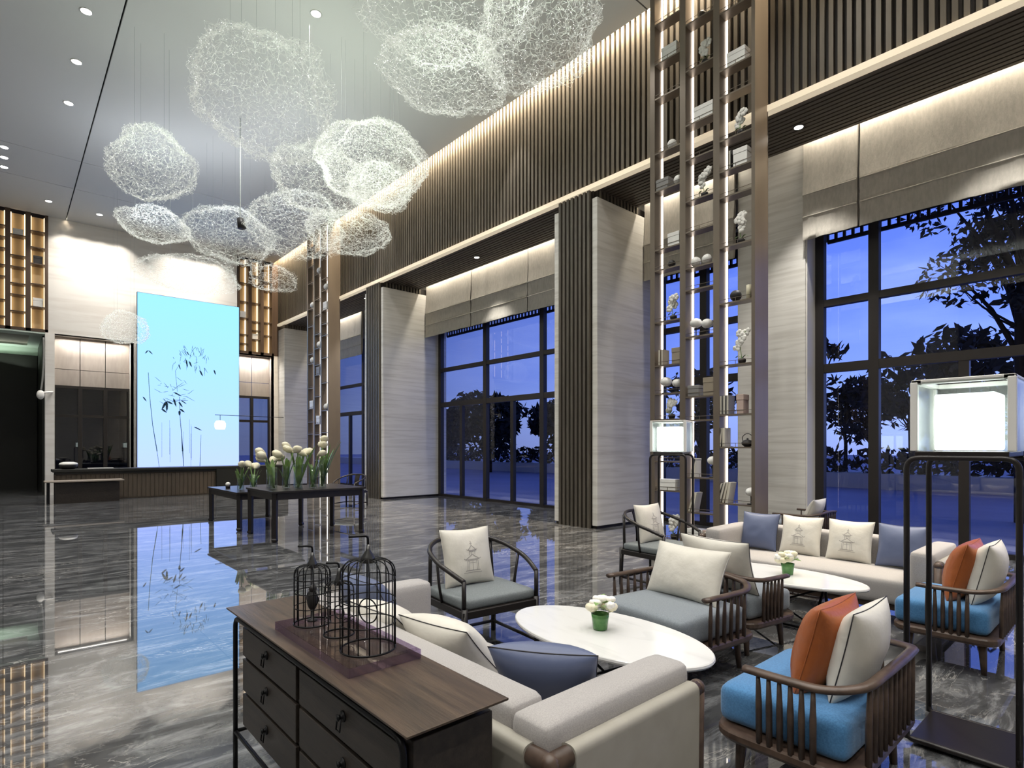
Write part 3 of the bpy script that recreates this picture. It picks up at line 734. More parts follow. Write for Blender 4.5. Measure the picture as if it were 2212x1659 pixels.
Lg1 = lounge('grey-seated spindle lounge chair facing the near oval table', (3.49, 2.23, 0), R(-97), M['greyseat'], .85, .74)
Lg2 = lounge('grey-seated spindle lounge chair facing the far oval table', (4.25, 2.23, 0), R(81), M['greyseat'], .84, .60)
Lw = dup(Lg1, (8.62, 3.40, 0), R(180), 'grey-seated spindle lounge chair behind the far sofa by the stone panel')
sh = .42
pillow(.43, .41, .21, M['orange'], 'burnt orange satin pillow on the front blue chair', (2.77, 1.035, sh), R(180), R(15), 'orange pillows', None, False, 1)
pillow(.43, .41, .18, M['white'], 'ivory pillow behind the orange one on the front blue chair', (2.79, .90, sh), R(180), R(13), 'ivory pillows', M['piping'], False, 2)
pillow(.43, .43, .21, M['orange'], 'burnt orange satin pillow on the chair behind the floor lamp', (5.10, .95, sh), R(180), R(15), 'orange pillows', None, False, 3)
pillow(.43, .43, .21, M['white'], 'ivory pillow behind the orange one on the chair behind the floor lamp', (5.11, .82, sh), R(180), R(13), 'ivory pillows', M['piping'], False, 4)
pillow(.62, .39, .20, M['white'], 'wide ivory pillow on the grey chair facing the near oval table', (3.58, 2.23, sh), R(-97), R(22), 'ivory pillows', None, False, 5)
pillow(.62, .41, .18, M['white'], 'wide ivory pillow on the grey chair facing the far oval table', (4.13, 2.20, sh), R(81), R(17), 'ivory pillows', M['piping'], False, 6)
pillow(.44, .42, .16, M['white'], 'ivory pillow on the chair behind the far sofa', (8.45, 3.24, sh-.03), R(180), R(24), 'ivory pillows', None, False, 7)

def horseshoe(label, loc, rz):
    T = thing('horseshoe_armchair', label, 'armchair', loc, rz, 'black horseshoe-back armchairs')
    w, f, b = .325, -.28, .28
    w2 = M['chairblk']
    fr = MB(); fr.box(-w, w, f-.02, f+.03, .33, .385); fr.box(-w, w, b-.03, b+.02, .33, .385); fr.box(-w-.0, -w+.05, f, b, .33, .385); fr.box(w-.05, w, f, b, .33, .385); fr.box(-w+.04, w-.04, f+.02, b-.02, .36, .38)
    fr.build('seat_frame', w2, T, bevel=.008)
    for sx in (-1, 1):
        for y, top in ((f, .40), (b, .40)):
            MB().tube([(sx*(w-.02), y, top), (sx*(w-.015), y+(-.01 if y < 0 else .01), 0)], [.024, .02], 8).build('leg', w2, T, smooth=True)
        MB().tube([(sx*(w-.02), f, .08), (sx*(w-.02), b, .08)], .013, 8).build('stretcher', w2, T, smooth=True)
    MB().tube([(-w, b, .08), (w, b, .08)], .013, 8).build('stretcher', w2, T, smooth=True)
    rbox(.62, .54, .075, .028, .012, 0, 2).xf(Matrix.Translation((0, -.005, .38))).build('seat_cushion', M['greyseat2'], T, smooth=True, merge=True)
    path = cat([(-w+.015, f-.0, .585), (-w-.02, f+.14, .635), (-w-.035, .0, .675), (-w-.0, .19, .73), (-.2, .315, .775), (0, .345, .785), (.2, .315, .775), (w+.0, .19, .73), (w+.035, .0, .675), (w+.02, f+.14, .635), (w-.015, f, .585)], 6)
    MB().tube(path, .0175, 9).build('horseshoe_rail', w2, T, smooth=True)
    for s in (-1, 1):
        MB().tube([(s*(w-.015), f, .38), (s*(w-.015), f, .588)], .016, 8).build('arm_post', w2, T, smooth=True)
        MB().tube([(s*(w-.01), .02, .38), (s*(w+.01), .02, .5), (s*(w+.034), .01, .672)], .011, 8).build('arm_post', w2, T, smooth=True)
        MB().tube([(s*(w-.04), b-.02, .38), (s*.27, b-.0, .755)], .015, 8).build('back_post', w2, T, smooth=True)
    MB().grid(lambda u, v: ((u-.5)*.13, b+.0+.055*v-.03*math.sin(v*PI), .385+v*.39), 4, 8).grid(lambda u, v: ((.5-u)*.13, b+.012+.055*v-.03*math.sin(v*PI), .385+v*.39), 4, 8).build('back_splat', w2, T, smooth=True)
    return T
H1 = horseshoe('black horseshoe armchair with a pagoda pillow at the far end of the near oval table', (2.66, 3.34, 0), R(-6))
H2 = dup(H1, (5.33, 3.56, 0), R(-4), 'black horseshoe armchair beyond the grey lounge chairs, left of the far sofa')
H3 = dup(H1, (6.55, 13.5, 0), R(-60), 'black horseshoe armchair far away, right behind the flower table')
pillow(.43, .43, .15, M['white'], 'ivory pillow with a grey pagoda print on the nearest horseshoe armchair', (2.63, 3.42, .458), R(-6), R(13), 'ivory pillows', None, True, 8)
pillow(.42, .42, .15, M['white'], 'ivory pillow with a faint pagoda print on the farther horseshoe armchair', (5.31, 3.64, .458), R(-4), R(13), 'ivory pillows', None, True, 9)

def sofa(label, loc, rz, L=2.1, D=.88):
    """front faces local -Y; length along X"""
    T = thing('sofa', label, 'sofa', loc, rz, 'grey linen sofas with timber frames')
    hl, f, b = L/2, -D/2, D/2
    at, bt = .175, .17
    for s in (-1, 1):
        rbox(at, D-.06, .47, .038, .006, .002, 3).xf(Matrix.Translation((s*(hl-at/2-.045), -.0, .17))).build('arm_cushion', M['sofa'], T, smooth=True, merge=True)
    rbox(L-.09-2*at-.01, bt, .475, .038, .006, .002, 4).xf(Matrix.Translation((0, b-bt/2-.045, .17))).build('back_cushion', M['sofa'], T, smooth=True, merge=True)
    rbox(L-.09-2*at-.01, D-bt-.05, .22, .045, .02, .004, 5).xf(Matrix.Translation((0, -bt/2-.02, .17))).build('seat_cushion', M['sofa'], T, smooth=True, merge=True)
    fr = MB(); fr.box(-hl+.03, hl-.03, f+.05, b-.03, .12, .172); fr.build('base_frame', M['wood2'], T, bevel=.01)
    zt = .545
    for s in (-1, 1):
        for y in (f+.03, b-.02): MB().tube([(s*(hl-.02), y, zt), (s*(hl-.02), y, 0)], [.030, .024], 14).ball((s*(hl-.02), y, zt), .0325, 14, 10).build('leg', M['wood2'], T, smooth=True)
        MB().tube([(s*(hl-.02), f+.03, zt), (s*(hl-.02), b-.02, zt)], .031, 14).build('top_rail', M['wood2'], T, smooth=True)
        q = rounded([(s*(hl-.045), 0, .14), (s*(hl-.052), 0, zt+.034), (s*(hl+.014), 0, zt+.034), (s*(hl+.012), 0, .14)], .03, 5)
        mb = MB(); y0, y1 = f+.07, b-.10; k = len(q)
        mb.v = [(p.x, y, p.z) for y in (y0, y1) for p in q]; mb.f = [(i, i+1, k+i+1, k+i) for i in range(k-1)]+[tuple(range(k)), tuple(range(2*k-1, k-1, -1))]
        mb.build('leather_panel', M['leather'], T, smooth=False, bevel=.002)
    MB().tube([(-hl+.02, b-.02, zt), (hl-.02, b-.02, zt)], .031, 14).build('top_rail', M['wood2'], T, smooth=True)
    q = rounded([(0, b-.045, .14), (0, b-.052, zt+.034), (0, b+.014, zt+.034), (0, b+.012, .14)], .03, 5); k = len(q)
    mb = MB(); x0, x1 = -hl+.10, hl-.10; mb.v = [(x, p.y, p.z) for x in (x0, x1) for p in q]; mb.f = [(i, i+1, k+i+1, k+i) for i in range(k-1)]+[tuple(range(k)), tuple(range(2*k-1, k-1, -1))]
    mb.build('leather_panel', M['leather'], T, bevel=.002)
    return T
S1 = sofa('grey linen sofa behind the walnut sideboard, seen from its back', (1.645, 2.235, 0), R(90))
S2 = dup(S1, (5.98, 2.17, 0), R(-90), 'grey linen sofa facing the room in front of the right-hand window')
sz = .40
for y, l, m, pr in ((2.83, 'steel blue pillow at the left end of the far sofa', 'bluepil', False), (2.40, 'ivory pagoda pillow second from left on the far sofa', 'white', True), (1.95, 'ivory pagoda pillow third from left on the far sofa', 'white', True), (1.52, 'steel blue pillow at the right end of the far sofa', 'bluepil', False)):
    pillow(.40, .40, .15, M[m], l, (6.05, y, sz), R(-90), R(16), 'pillows on the far sofa', M['piping'] if m == 'bluepil' else None, pr, y*3)
for x, y, rz_, tl, l, m in ((1.68, 2.98, 92, 30, 'lavender blue pillow at the far end of the near sofa, behind the cages', 'bluepil'), (1.66, 2.63, 95, 46, 'ivory pillow half hidden behind the birdcages on the near sofa', 'white'), (1.72, 2.22, 101, 44, 'ivory pillow with dark piping in the middle of the near sofa', 'white'), (1.77, 1.72, 125, 42, 'steel blue satin pillow at the near end of the near sofa', 'bluepil')):
    pillow(.43, .41, .21, M[m], l, (x, y, sz+.01), R(rz_), R(tl), 'pillows on the near sofa', M['piping'], False, y*5)

# ================================================================= TABLES
def oval_table(label, loc, a, b, rz=0):
    T = thing('oval_table', label, 'coffee table', loc, rz, 'oval white marble coffee tables')
    mb = MB(); prof = [(.94, .395), (.99, .40), (1.0, .41), (.995, .42), (.985, .424), (1e-6, .424)]
    mb.lathe([(r, z) for r, z in prof], n=72, sx=a, sy=b); mb.build('marble_top', M['marble'], T, smooth=False)
    MB().lathe([(.6, .378), (.6, .396)], n=40, sx=a, sy=b).build('under_plate', M['black'], T)
    for s in (-1, 1):
        MB().tube(rounded([(0, s*b*.55, .385), (-a*.62, s*b*.5, .012), (a*.62, s*b*.5, .012), (0, s*b*.55, .385)], .03, 4), .011, 8).build('leg_loop', M['black'], T, smooth=True)
    MB().tube([(0, -b*.55, .37), (0, b*.5, .02)], .008, 7).tube([(0, b*.55, .37), (0, -b*.5, .02)], .008, 7).tube([(0, -b*.5, .012), (0, b*.5, .012)], .009, 7).build('cross_brace', M['black'], T, smooth=True)
    return T
oval_table('oval white marble coffee table nearest the camera', (2.62, 2.13, 0), .36, .67)
oval_table('oval white marble coffee table in front of the far sofa', (4.90, 2.13, 0), .34, .70)
def posy(label, loc, seed, s=1.0):
    rnd = random.Random(seed)
    T = thing('flower_posy', label, 'flowers', loc, 0, 'posies on the coffee tables')
    MB().lathe([(.028*s, 0), (.033*s, .004), (.038*s, .05*s), (.041*s, .072*s), (.036*s, .071*s), (.032*s, .01)], n=18).build('vase', M['greenglass'], T, smooth=True)
    for i in range(11):
        a = rnd.uniform(0, 2*PI); rr = s*.066*math.sqrt(rnd.random()); z = s*(.105+rnd.uniform(0, .045)-rr*.3)
        mb = MB(); c = Vector((rr*math.cos(a), rr*math.sin(a), z)); k = s*rnd.uniform(.022, .030)
        mb.ball(c, k*.72, 8, 6)
        for j in range(6):
            t = 2*PI*j/6+rnd.random(); d = Vector((math.cos(t), math.sin(t), .25)); mb.ball(c+d*k*.5, k*.62, 7, 5, (1, 1, .9))
        mb.build('blossom', M['petal'] if rnd.random() < .45 else M['petalw'], T, smooth=True)
    l = MB()
    for i in range(14):
        a = rnd.uniform(0, 2*PI); r0 = s*.03; r1 = s*rnd.uniform(.06, .085); z = s*rnd.uniform(.07, .13)
        d = Vector((math.cos(a), math.sin(a), 0)); q = Vector((-d.y, d.x, 0))
        l.add([d*r0+Vector((0,0,z)), d*(r0+r1)*.5+q*.016*s+Vector((0,0,z+.012)), d*r1+Vector((0,0,z+rnd.uniform(-.01,.03))), d*(r0+r1)*.5-q*.016*s+Vector((0,0,z+.012))], [(0,1,2,3)])
    l.build('leaves', M['leaf'], T)
posy('ivory flower posy in a green glass on the near oval table', (2.63, 2.17, .4245), 4, 1.3)
posy('ivory flower posy in a green glass on the far oval table', (4.94, 2.05, .4245), 9, 1.3)

# ---- sideboard
T = thing('sideboard', 'dark walnut sideboard with drawers and an overhanging top behind the near sofa', 'sideboard', (0,0,0))
x0, x1, y0, y1 = .765, 1.11, 1.26, 2.83
MB().add([(x0, y0, .755), (x1, y0, .755), (x1, y1, .755), (x0, y1, .755), (x0, y0, .762), (x1, y0, .762), (x1, y1, .762), (x0, y1, .762), (x0+.05, y0+.07, .738), (x1-.02, y0+.07, .738), (x1-.02, y1-.07, .738), (x0+.05, y1-.07, .738)], [(4,5,6,7), (0,1,5,4), (1,2,6,5), (2,3,7,6), (3,0,4,7), (8,9,1,0), (9,10,2,1), (10,11,3,2), (11,8,0,3), (11,10,9,8)]).build('top', M['woodtop'], T, bevel=.0015)
bx0, bx1, by0, by1 = .815, 1.09, 1.31, 2.72
MB().box(bx0, bx1, by0, by1, .24, .715).box(bx0+.03, bx1-.03, by0+.03, by1-.03, .715, .739).build('carcass', M['wood'], T, bevel=.004)
def drawer(ya, yb, za, zb):
    o = MB().box(bx0-.016, bx0-.001, ya+.006, yb-.006, za+.005, zb-.005).build('drawer', M['wood'], T, bevel=.003)
    yc, zc = (ya+yb)/2, (za+zb)/2
    h = MB().lathe([(.018, 0), (.018, .004), (.008, .006), (.008, .014), (.012, .02), (1e-6, .022)], n=14)
    h.xf(Matrix.Translation((bx0-.016, yc, zc+.02)) @ Matrix.Rotation(-PI/2, 4, 'Y'))
    h.tube([(bx0-.03, yc-.012, zc+.018), (bx0-.034, yc-.013, zc-.02), (bx0-.034, yc+.013, zc-.02), (bx0-.03, yc+.012, zc+.018)], .003, 6)
    h.build('handle', M['black'], o, smooth=True)
for ya, yb in ((by0+.02, 2.06), (2.08, by1-.01)):
    for za, zb in ((.565, .70), (.41, .56), (.255, .405)): drawer(ya, yb, za, zb)
for x, ya in ((bx0-.022, by0+.012), (bx1-.03, by1+.02)):
    MB().tube(rounded([(x, ya, 0), (x, ya, .722), (x, y1-.04, .722), (x, y1-.04, 0)] if ya < 2 else [(x, y1-.04, .71), (x, y1-.04, .7), (x, y1-.04, 0)], .05, 6), .0105, 8).tube([(x, ya, .2), (x, y1-.04, .2)], .009, 8).build('leg_frame', M['black'], T, smooth=True)
for y in (y1-.04,): MB().tube([(bx0-.022, y, .2), (bx1-.03, y, .2)], .009, 8).build('cross_rail', M['black'], T, smooth=True)
# ---- tray and birdcages
tr = MB().box(-.132, .132, -.327, .327, 0, .03)
T = tr.build('acrylic_tray', M['acryl'], None)
MB().box(-.135, -.1325, -.33, .33, 0, .0305).box(.1325, .135, -.33, .33, 0, .0305).box(-.1325, .1325, -.33, -.3275, 0, .0305).box(-.1325, .1325, .3275, .33, 0, .0305).build('polished_edge', M['acryledge'], T); setp(T, 'lilac clear acrylic slab under the birdcages on the sideboard', 'tray'); T.location = (.955, 2.03, .7625); T.rotation_euler = (0,0,R(0))
def cage(label, loc, r, h, n, hook):
    T = thing('birdcage', label, 'birdcage', loc, R(20), 'black wire birdcages')
    w = .0022 if r > .06 else .0018
    MB().tube([(r*math.cos(2*PI*k/36), r*math.sin(2*PI*k/36), .004) for k in range(36)], .0038, 6, True).build('base_ring', M['black'], T, smooth=True)
    for i in range(n):
        a = 2*PI*i/n; c, s = math.cos(a), math.sin(a)
        p = [(r*c, r*s, .005), (r*c, r*s, h*.45), (r*c, r*s, h*.78)]+[(r*math.cos(t)**.55*c, r*math.cos(t)**.55*s, h*.80+h*.2*math.sin(t)**.8) for t in [PI/2*k/9 for k in range(1, 9)]]+[(.012*c, .012*s, h)]
        MB().tube(p, w, 6).build('wire_bar', M['black'], T, smooth=True)
    for z in (h*.3, h*.55, h*.78):
        MB().tube([(r*math.cos(2*PI*k/32), r*math.sin(2*PI*k/32), z) for k in range(32)], w, 5, True).build('hoop', M['black'], T, smooth=True)
    MB().lathe([(.26*r+.004, h-.012), (.2*r+.004, h+.008), (.008, h+.03), (.005, h+.05), (1e-6, h+.05)], n=20).build('cap', M['bronzecap'], T, smooth=True)
    MB().tube(rounded([(0,0,h+.04), (0,0,h+.04+hook), (-.06*r/.09, .03, h+.04+hook+.002)], .015, 5), .004, 7).build('hook', M['black'], T, smooth=True)
    MB().tube([(0, .45*r*math.cos(2*PI*k/24), h*.42+.45*r*math.sin(2*PI*k/24)) for k in range(24)], .0025, 6, True).tube([(0,0,h*.42+.45*r), (0,0,h)], .0015, 5).build('swing_ring', M['black'], T, smooth=True)
    return T
cage('largest black wire birdcage, rightmost on the acrylic tray', (.955, 1.83, .793), .094, .315, 16, .04)
cage('medium black wire birdcage at the far left end of the acrylic tray', (.925, 2.24, .793), .070, .235, 14, .035)
cage('smallest black wire birdcage between the other two', (.945, 2.04, .793), .055, .20, 12, .03)
T = thing('carved_bird', 'small dark carved bird ornament inside the medium birdcage', 'ornament', (.925, 2.24, .793+.01))
MB().lathe([(.02, 0), (.02, .006), (.004, .01), (.004, .05)], n=10).build('perch', M['pot'], T, smooth=True)
MB().ball((0,0,.085), .035, 12, 8, (.6, .7, 1.25)).ball((0,-.005,.13), .016, 10, 6).build('body', M['pot'], T, smooth=True)

# ---- floor lamps
def floor_lamp(label, loc, rz, s=.43, hb=1.465, i=.122):
    T = thing('floor_lamp', label, 'floor lamp', loc, rz, 'lantern floor lamps on black frames')
    h = s/2
    # front (local -X side) frame: inverted U with rounded top; rear frame the same
    for x in (-h, h):
        MB().tube(rounded([(x, -h, .03), (x, -h, hb-.02), (x, h, hb-.02), (x, h, .03)], .06, 6), .0135, 10).build('leg_frame', M['chairblk'], T, smooth=True)
        MB().tube(rounded([(x, -h, .09), (x, -h, .03), (x, h, .03), (x, h, .09)], .05, 5), .0135, 10).build('foot_rail', M['chairblk'], T, smooth=True)
    MB().box(-h+.005, h-.005, -h+.01, h-.01, .018, .042).build('base_plate', M['chairblk'], T, bevel=.006)
    MB().box(-h-.005, h+.005, -h+.035, h-.035, hb-.012, hb+.012).build('top_plate', M['chairblk'], T, bevel=.004)
    w = .40; b = hb+.013; H = .345; e = .012
    o = MB(); q = w/2
    o.box(-q, q, -q, -q+e, b, b+H); o.box(-q, q, q-e, q, b, b+H); o.box(-q, -q+e, -q+e, q-e, b, b+H); o.box(q-e, q, -q+e, q-e, b, b+H)
    o.build('outer_shade', M['lampshell'], T)
    tp = MB(); tp.box(-q, q, -q, -q+.045, b+H-.01, b+H+.012); tp.box(-q, q, q-.045, q, b+H-.01, b+H+.012); tp.box(-q, -q+.045, -q, q, b+H-.01, b+H+.012); tp.box(q-.045, q, -q, q, b+H-.01, b+H+.012)
    for sx in (-1, 1):
        for sy in (-1, 1): tp.box(sx*(q-.012)-.016, sx*(q-.012)+.016, sy*(q-.012)-.016, sy*(q-.012)+.016, b, b+H)
    tp.build('shade_rim', M['whitebox'], T, bevel=.004)
    MB().box(-i, i, -i, i, b+.005, b+.285).build('glowing_core', M['lampglow'], T, bevel=.012, seg=3)
    return T
floor_lamp('tall lantern floor lamp with a glowing cube shade at the right edge of the photo', (3.63, .615, 0), 0)
floor_lamp('tall lantern floor lamp with a glowing cube shade in front of the near shelf tower', (5.80, 3.72, 0), R(20), .40, 1.43, .14)

# ---- flower tables
def console(label, x0, x1, y0, y1, z, ins=.05):
    T = thing('flower_table', label, 'table', ((x0+x1)/2, (y0+y1)/2, 0), 0, 'black display tables')
    w, d = (x1-x0)/2, (y1-y0)/2
    MB().box(-w, w, -d, d, z-.035, z).build('table_top', M['chairblk'], T, bevel=.006)
    MB().box(-w+.04, w-.04, -d+.04, -d+.07, z-.14, z-.035).box(-w+.04, w-.04, d-.07, d-.04, z-.14, z-.035).box(-w+.04, -w+.07, -d+.04, d-.04, z-.14, z-.035).box(w-.07, w-.04, -d+.04, d-.04, z-.14, z-.035).build('apron', M['chairblk'], T)
    for sx in (-1, 1):
        for sy in (-1, 1):
            MB().tube([(sx*(w-.06), sy*(d-.06), z-.03), (sx*(w-.06), sy*(d-.06), .06), (sx*(w-.055), sy*(d-.055), .03), (sx*(w-.05), sy*(d-.05), 0)], [.05, .045, .055, .04], 4).build('leg', M['chairblk'], T)
    return T
console('larger and taller black display table carrying most of the vases', 3.13, 4.72, 9.12, 10.42, .80)
console('lower black display table behind the taller one, at its left', 3.08, 4.3, 10.75, 12.7, .69)
def calla(label, loc, h, hr, seed, leafy=0, n=3, lean=0):
    rnd = random.Random(seed)
    T = thing('flower_vase', label, 'vase', loc, rnd.uniform(0, 6) if not leafy else 0, 'glass vases of calla lilies')
    vh = h*.55; r = .055+.012*h
    MB().lathe([(1e-6, .008), (r-.006, .01), (r-.005, vh), (r, vh), (r, 0), (1e-6, 0)], n=22).build('glass', M['clear'], T, smooth=True)
    for i in range(n):
        a = rnd.uniform(0, 6.28) if i else lean; o = .05+.05*rnd.random(); hh = h*rnd.uniform(.86, 1.0)
        tip = Vector((o*math.cos(a)*1.6, o*math.sin(a)*1.6, hh-.06))
        b0 = Vector((-.02*math.cos(a), -.02*math.sin(a), .015))
        MB().tube(cat([b0, (b0+tip)*.5+Vector((0,0,.03)), tip], 5), .011, 7).build('stem', M['stemg'], T, smooth=True)
        d = Vector((math.cos(a)*1.1, math.sin(a)*1.1, .55)).normalized()
        mx = Matrix.Translation(tip) @ d.to_track_quat('Z', 'Y').to_matrix().to_4x4()
        q = MB().lathe([(.012, -.02), (.03*hr, .02), (.05*hr, .07), (.054*hr, .10), (.045*hr, .135), (.02*hr, .165), (1e-6, .175)], n=12, sx=1, sy=.85).xf(mx)
        q.build('bloom', M['petal'], T, smooth=True)
    l = MB()
    for i in range(5+leafy):
        a = rnd.uniform(0, 6.28); o = rnd.uniform(.03, .1)*(2.4 if i >= 5 else 1); hh = h*rnd.uniform(.5, .8)*(1.25 if i >= 5 else 1)
        if i >= 5: a = rnd.uniform(-.7, .5) - .4
        tip = Vector((o*math.cos(a)*1.6, o*math.sin(a)*1.6, hh)); pts = cat([(0,0,.02), tuple(tip*.55+Vector((0,0,.1*h))), tuple(tip)], 5)
        wv = Vector((-math.sin(a), math.cos(a), 0)); k = len(pts); ww = .035
        vs = []
        for j, p in enumerate(pts): q = ww*math.sin(PI*(.08+.9*j/(k-1)))**.8; vs += [p-wv*q, p+Vector((0,0,-.006)), p+wv*q]
        l.add(vs, [(3*j+c, 3*j+c+1, 3*j+c+4, 3*j+c+3) for j in range(k-1) for c in (0, 1)])
    l.build('leaves', M['leaf'], T, smooth=True)
zt = .80
for i, (x, y, z, h, hr, lf, n, l) in enumerate(((3.36, 11.5, .69, .48, 1.15, 0, 2, 'glass vase of calla lilies farthest left on the low table'), (3.50, 11.2, .69, .48, 1.15, 0, 2, 'glass vase of calla lilies second from left on the low table'),
      (3.47, 10.22, zt, .50, 1.1, 0, 3, 'short glass vase at the left end of the tall table'), (3.35, 9.72, zt, .60, 1.2, 0, 3, 'glass vase of tall drooping callas third from left overall'), (3.60, 9.82, zt, .62, 1.2, 0, 3, 'glass vase near the middle left of the vase row'),
      (3.72, 9.58, zt, .66, 1.2, 1, 3, 'glass vase in the middle of the row on the tall table'), (3.87, 10.02, zt, .68, 1.1, 1, 3, 'glass vase right of the middle on the tall table'), (3.93, 9.5, zt, .60, 1.0, 2, 2, 'leafy glass vase second from right on the tall table'),
      (4.15, 9.62, zt, .78, 1.15, 7, 3, 'tallest glass vase with long arching leaves at the right end of the row'))):
    calla(l, (x, y, z+.001), h*1.1, hr*1.15, 40+i, lf, n, [3.6, 5, 3.4, 3.2, 3.9, 4.2, 3.5, 5.2, 4.4][i])
T = thing('tea_light', 'small pale tea light on the low display table', 'tea light', (3.26, 11.95, .691))
MB().lathe([(.04, 0), (.045, .06), (.04, .062), (.036, .01)], n=14).build('cup', M['pot'], T, smooth=True); MB().ball((0,0,.08), .045, 12, 8).build('shade', M['petalw'], T, smooth=True)

# ---- reception desk
T = thing('reception_desk', 'long dark reception counter in front of the blue panel', 'counter', (0,0,0))
MB().box(1.0, 7.3, 19.75, 20.6, .80, .875).build('counter_top', M['dark'], T, bevel=.008)
MB().box(1.06, 7.2, 19.86, 20.5, 0, .76).build('body', M['deskwood'], T)
fs = MB()
for i in range(56): fs.box(1.08+i*.11, 1.17+i*.11, 19.84, 19.862, .03, .72)
fs.build('slatted_front', M['deskwood'], T); MB().box(1.03, 7.25, 19.80, 19.86, .74, .80).build('shadow_band', M['dark'], T)
MB().box(5.05, 7.3, 19.72, 19.86, 0, .80).build('dark_end_panel', M['dark'], T)
T = thing('side_desk', 'small low desk with a pale top at the left end of the reception counter', 'desk', (0,0,0))
MB().box(.80, 2.52, 19.0, 19.6, .56, .60).build('desk_top', mat('pale_desk_edge', (.33,.28,.23), .4), T, bevel=.01); MB().box(1.02, 2.42, 19.12, 19.55, 0, .53).build('cabinet', M['wood'], T)
MB().box(.86, .91, 19.1, 19.15, 0, .56).build('leg', M['black'], T); MB().box(.86, .91, 19.5, 19.55, 0, .56).build('leg', M['black'], T)
T = thing('lidded_bowl', 'white lidded bowl at the left end of the reception counter', 'bowl', (1.36, 20.1, .876))
MB().lathe([(.14, 0), (.2, .06), (.21, .12)], n=24).build('base', M['pot'], T, smooth=True); MB().lathe([(.22, .12), (.2, .17), (.12, .2), (1e-6, .205)], n=24).build('lid', M['whitebox'], T, smooth=True)
T = thing('counter_papers', 'stack of papers on the reception counter beside the white bowl', 'papers', (2.1, 20.2, .876)); MB().box(-.3, .3, -.12, .12, 0, .02).build('sheets', M['whitebox'], T)
# ---- backlit panel with bamboo drawing
T = thing('bamboo_screen', 'huge glowing pale blue panel with a bamboo ink drawing behind the counter', 'screen', (0,0,0))
PX0, PX1, PZ0, PZ1, PY = 3.30, 6.47, 0, 6.62, 22.3
MB().box(PX0, PX1, PY+.004, PY+.12, PZ0, PZ1).build('casing', M['black'], T)
MB().add([(PX0+.01, PY, PZ0), (PX1-.01, PY, PZ0), (PX1-.01, PY, PZ1-.01), (PX0+.01, PY, PZ1-.01)], [(0,1,2,3)]).build('glowing_face', screen_mat(.9, 6.6), T)
def bamboo():
    a = MB(); p = MB()
    def Q(u, v): return Vector((PX0+(PX1-PX0)*u, PY-.004, PZ0+.75+(PZ1-PZ0-.75)*(1-v)))
    def stroke(mb, pts, ws):
        vs = []
        pts = [Q(u, v) for u, v in pts]
        for i, c in enumerate(pts):
            d = (pts[min(i+1, len(pts)-1)]-pts[max(i-1, 0)]).normalized(); n = Vector((-d.z, 0, d.x))
            vs += [c-n*ws[i], c+n*ws[i]]
        mb.add(vs, [(2*i, 2*i+1, 2*i+3, 2*i+2) for i in range(len(pts)-1)])
    def leaf(mb, u, v, du, dv, w=.03): stroke(mb, [(u, v), (u+du*.3, v+dv*.22), (u+du*.7, v+dv*.7), (u+du, v+dv)], [.003, w*.62, w*.5, .002])
    stroke(a, [(.39, .58), (.395, .7), (.41, .8), (.42, .9)], [.007, .008, .010, .02]); stroke(p, [(.42, .9), (.43, 1.0)], [.012, .01])
    stroke(p, [(.10, .45), (.115, .6), (.14, .75), (.18, .9)], [.008, .009, .01, .014]); stroke(p, [(.18, .9), (.2, .99)], [.006, .006])
    stroke(p, [(.37, .55), (.35, .43), (.40, .38)], [.006, .006, .004]); stroke(p, [(.60, .8), (.59, .99)], [.006, .01])
    rnd = random.Random(3)
    for u, v, du, dv, w in ((.33,.555,.08,.02,.04), (.27,.61,.0,.06,.06), (.27,.61,.06,.015,.05), (.22,.655,.05,.02,.05), (.27,.61,-.05,.05,.06), (.33,.59,.03,.05,.05), (.38,.61,.04,.03,.045), (.39,.65,.05,.02,.05), (.39,.66,.0,.03,.06), (.40,.6,.06,.02,.03), (.45,.355,.02,.05,.04), (.48,.365,.03,.035,.045), (.585,.415,.035,.035,.045), (.73,.405,.02,.03,.04), (.38,.39,.02,.03,.03), (.46,.31,.02,.02,.03), (.05,.59,.035,.025,.035), (.53,.755,.08,.02,.035), (.10,.325,-.03,.02,.03), (.10,.325,.04,.02,.03)):
        leaf(a, u, v, du, dv, w)
    for _ in range(46):
        u, v = rnd.uniform(.32, .68), rnd.uniform(.27, .4); leaf(p, u, v, rnd.uniform(-.05, .05), rnd.uniform(.01, .05), .012)
    for _ in range(34):
        u, v = rnd.uniform(.2, .48), rnd.uniform(.48, .62); leaf(p, u, v, rnd.uniform(-.08, .1), rnd.uniform(-.03, .03), .012)
    for _ in range(8):
        u, v = rnd.uniform(.2, .6), rnd.uniform(.7, .8); stroke(p, [(u, v), (u, v+.2)], [.003, .004])
    for mb_, m_ in ((a, M['ink']), (p, M['inkpale'])):
        o = mb_.build('bamboo_brushwork', m_, T); o['kind'] = 'stuff'
bamboo()
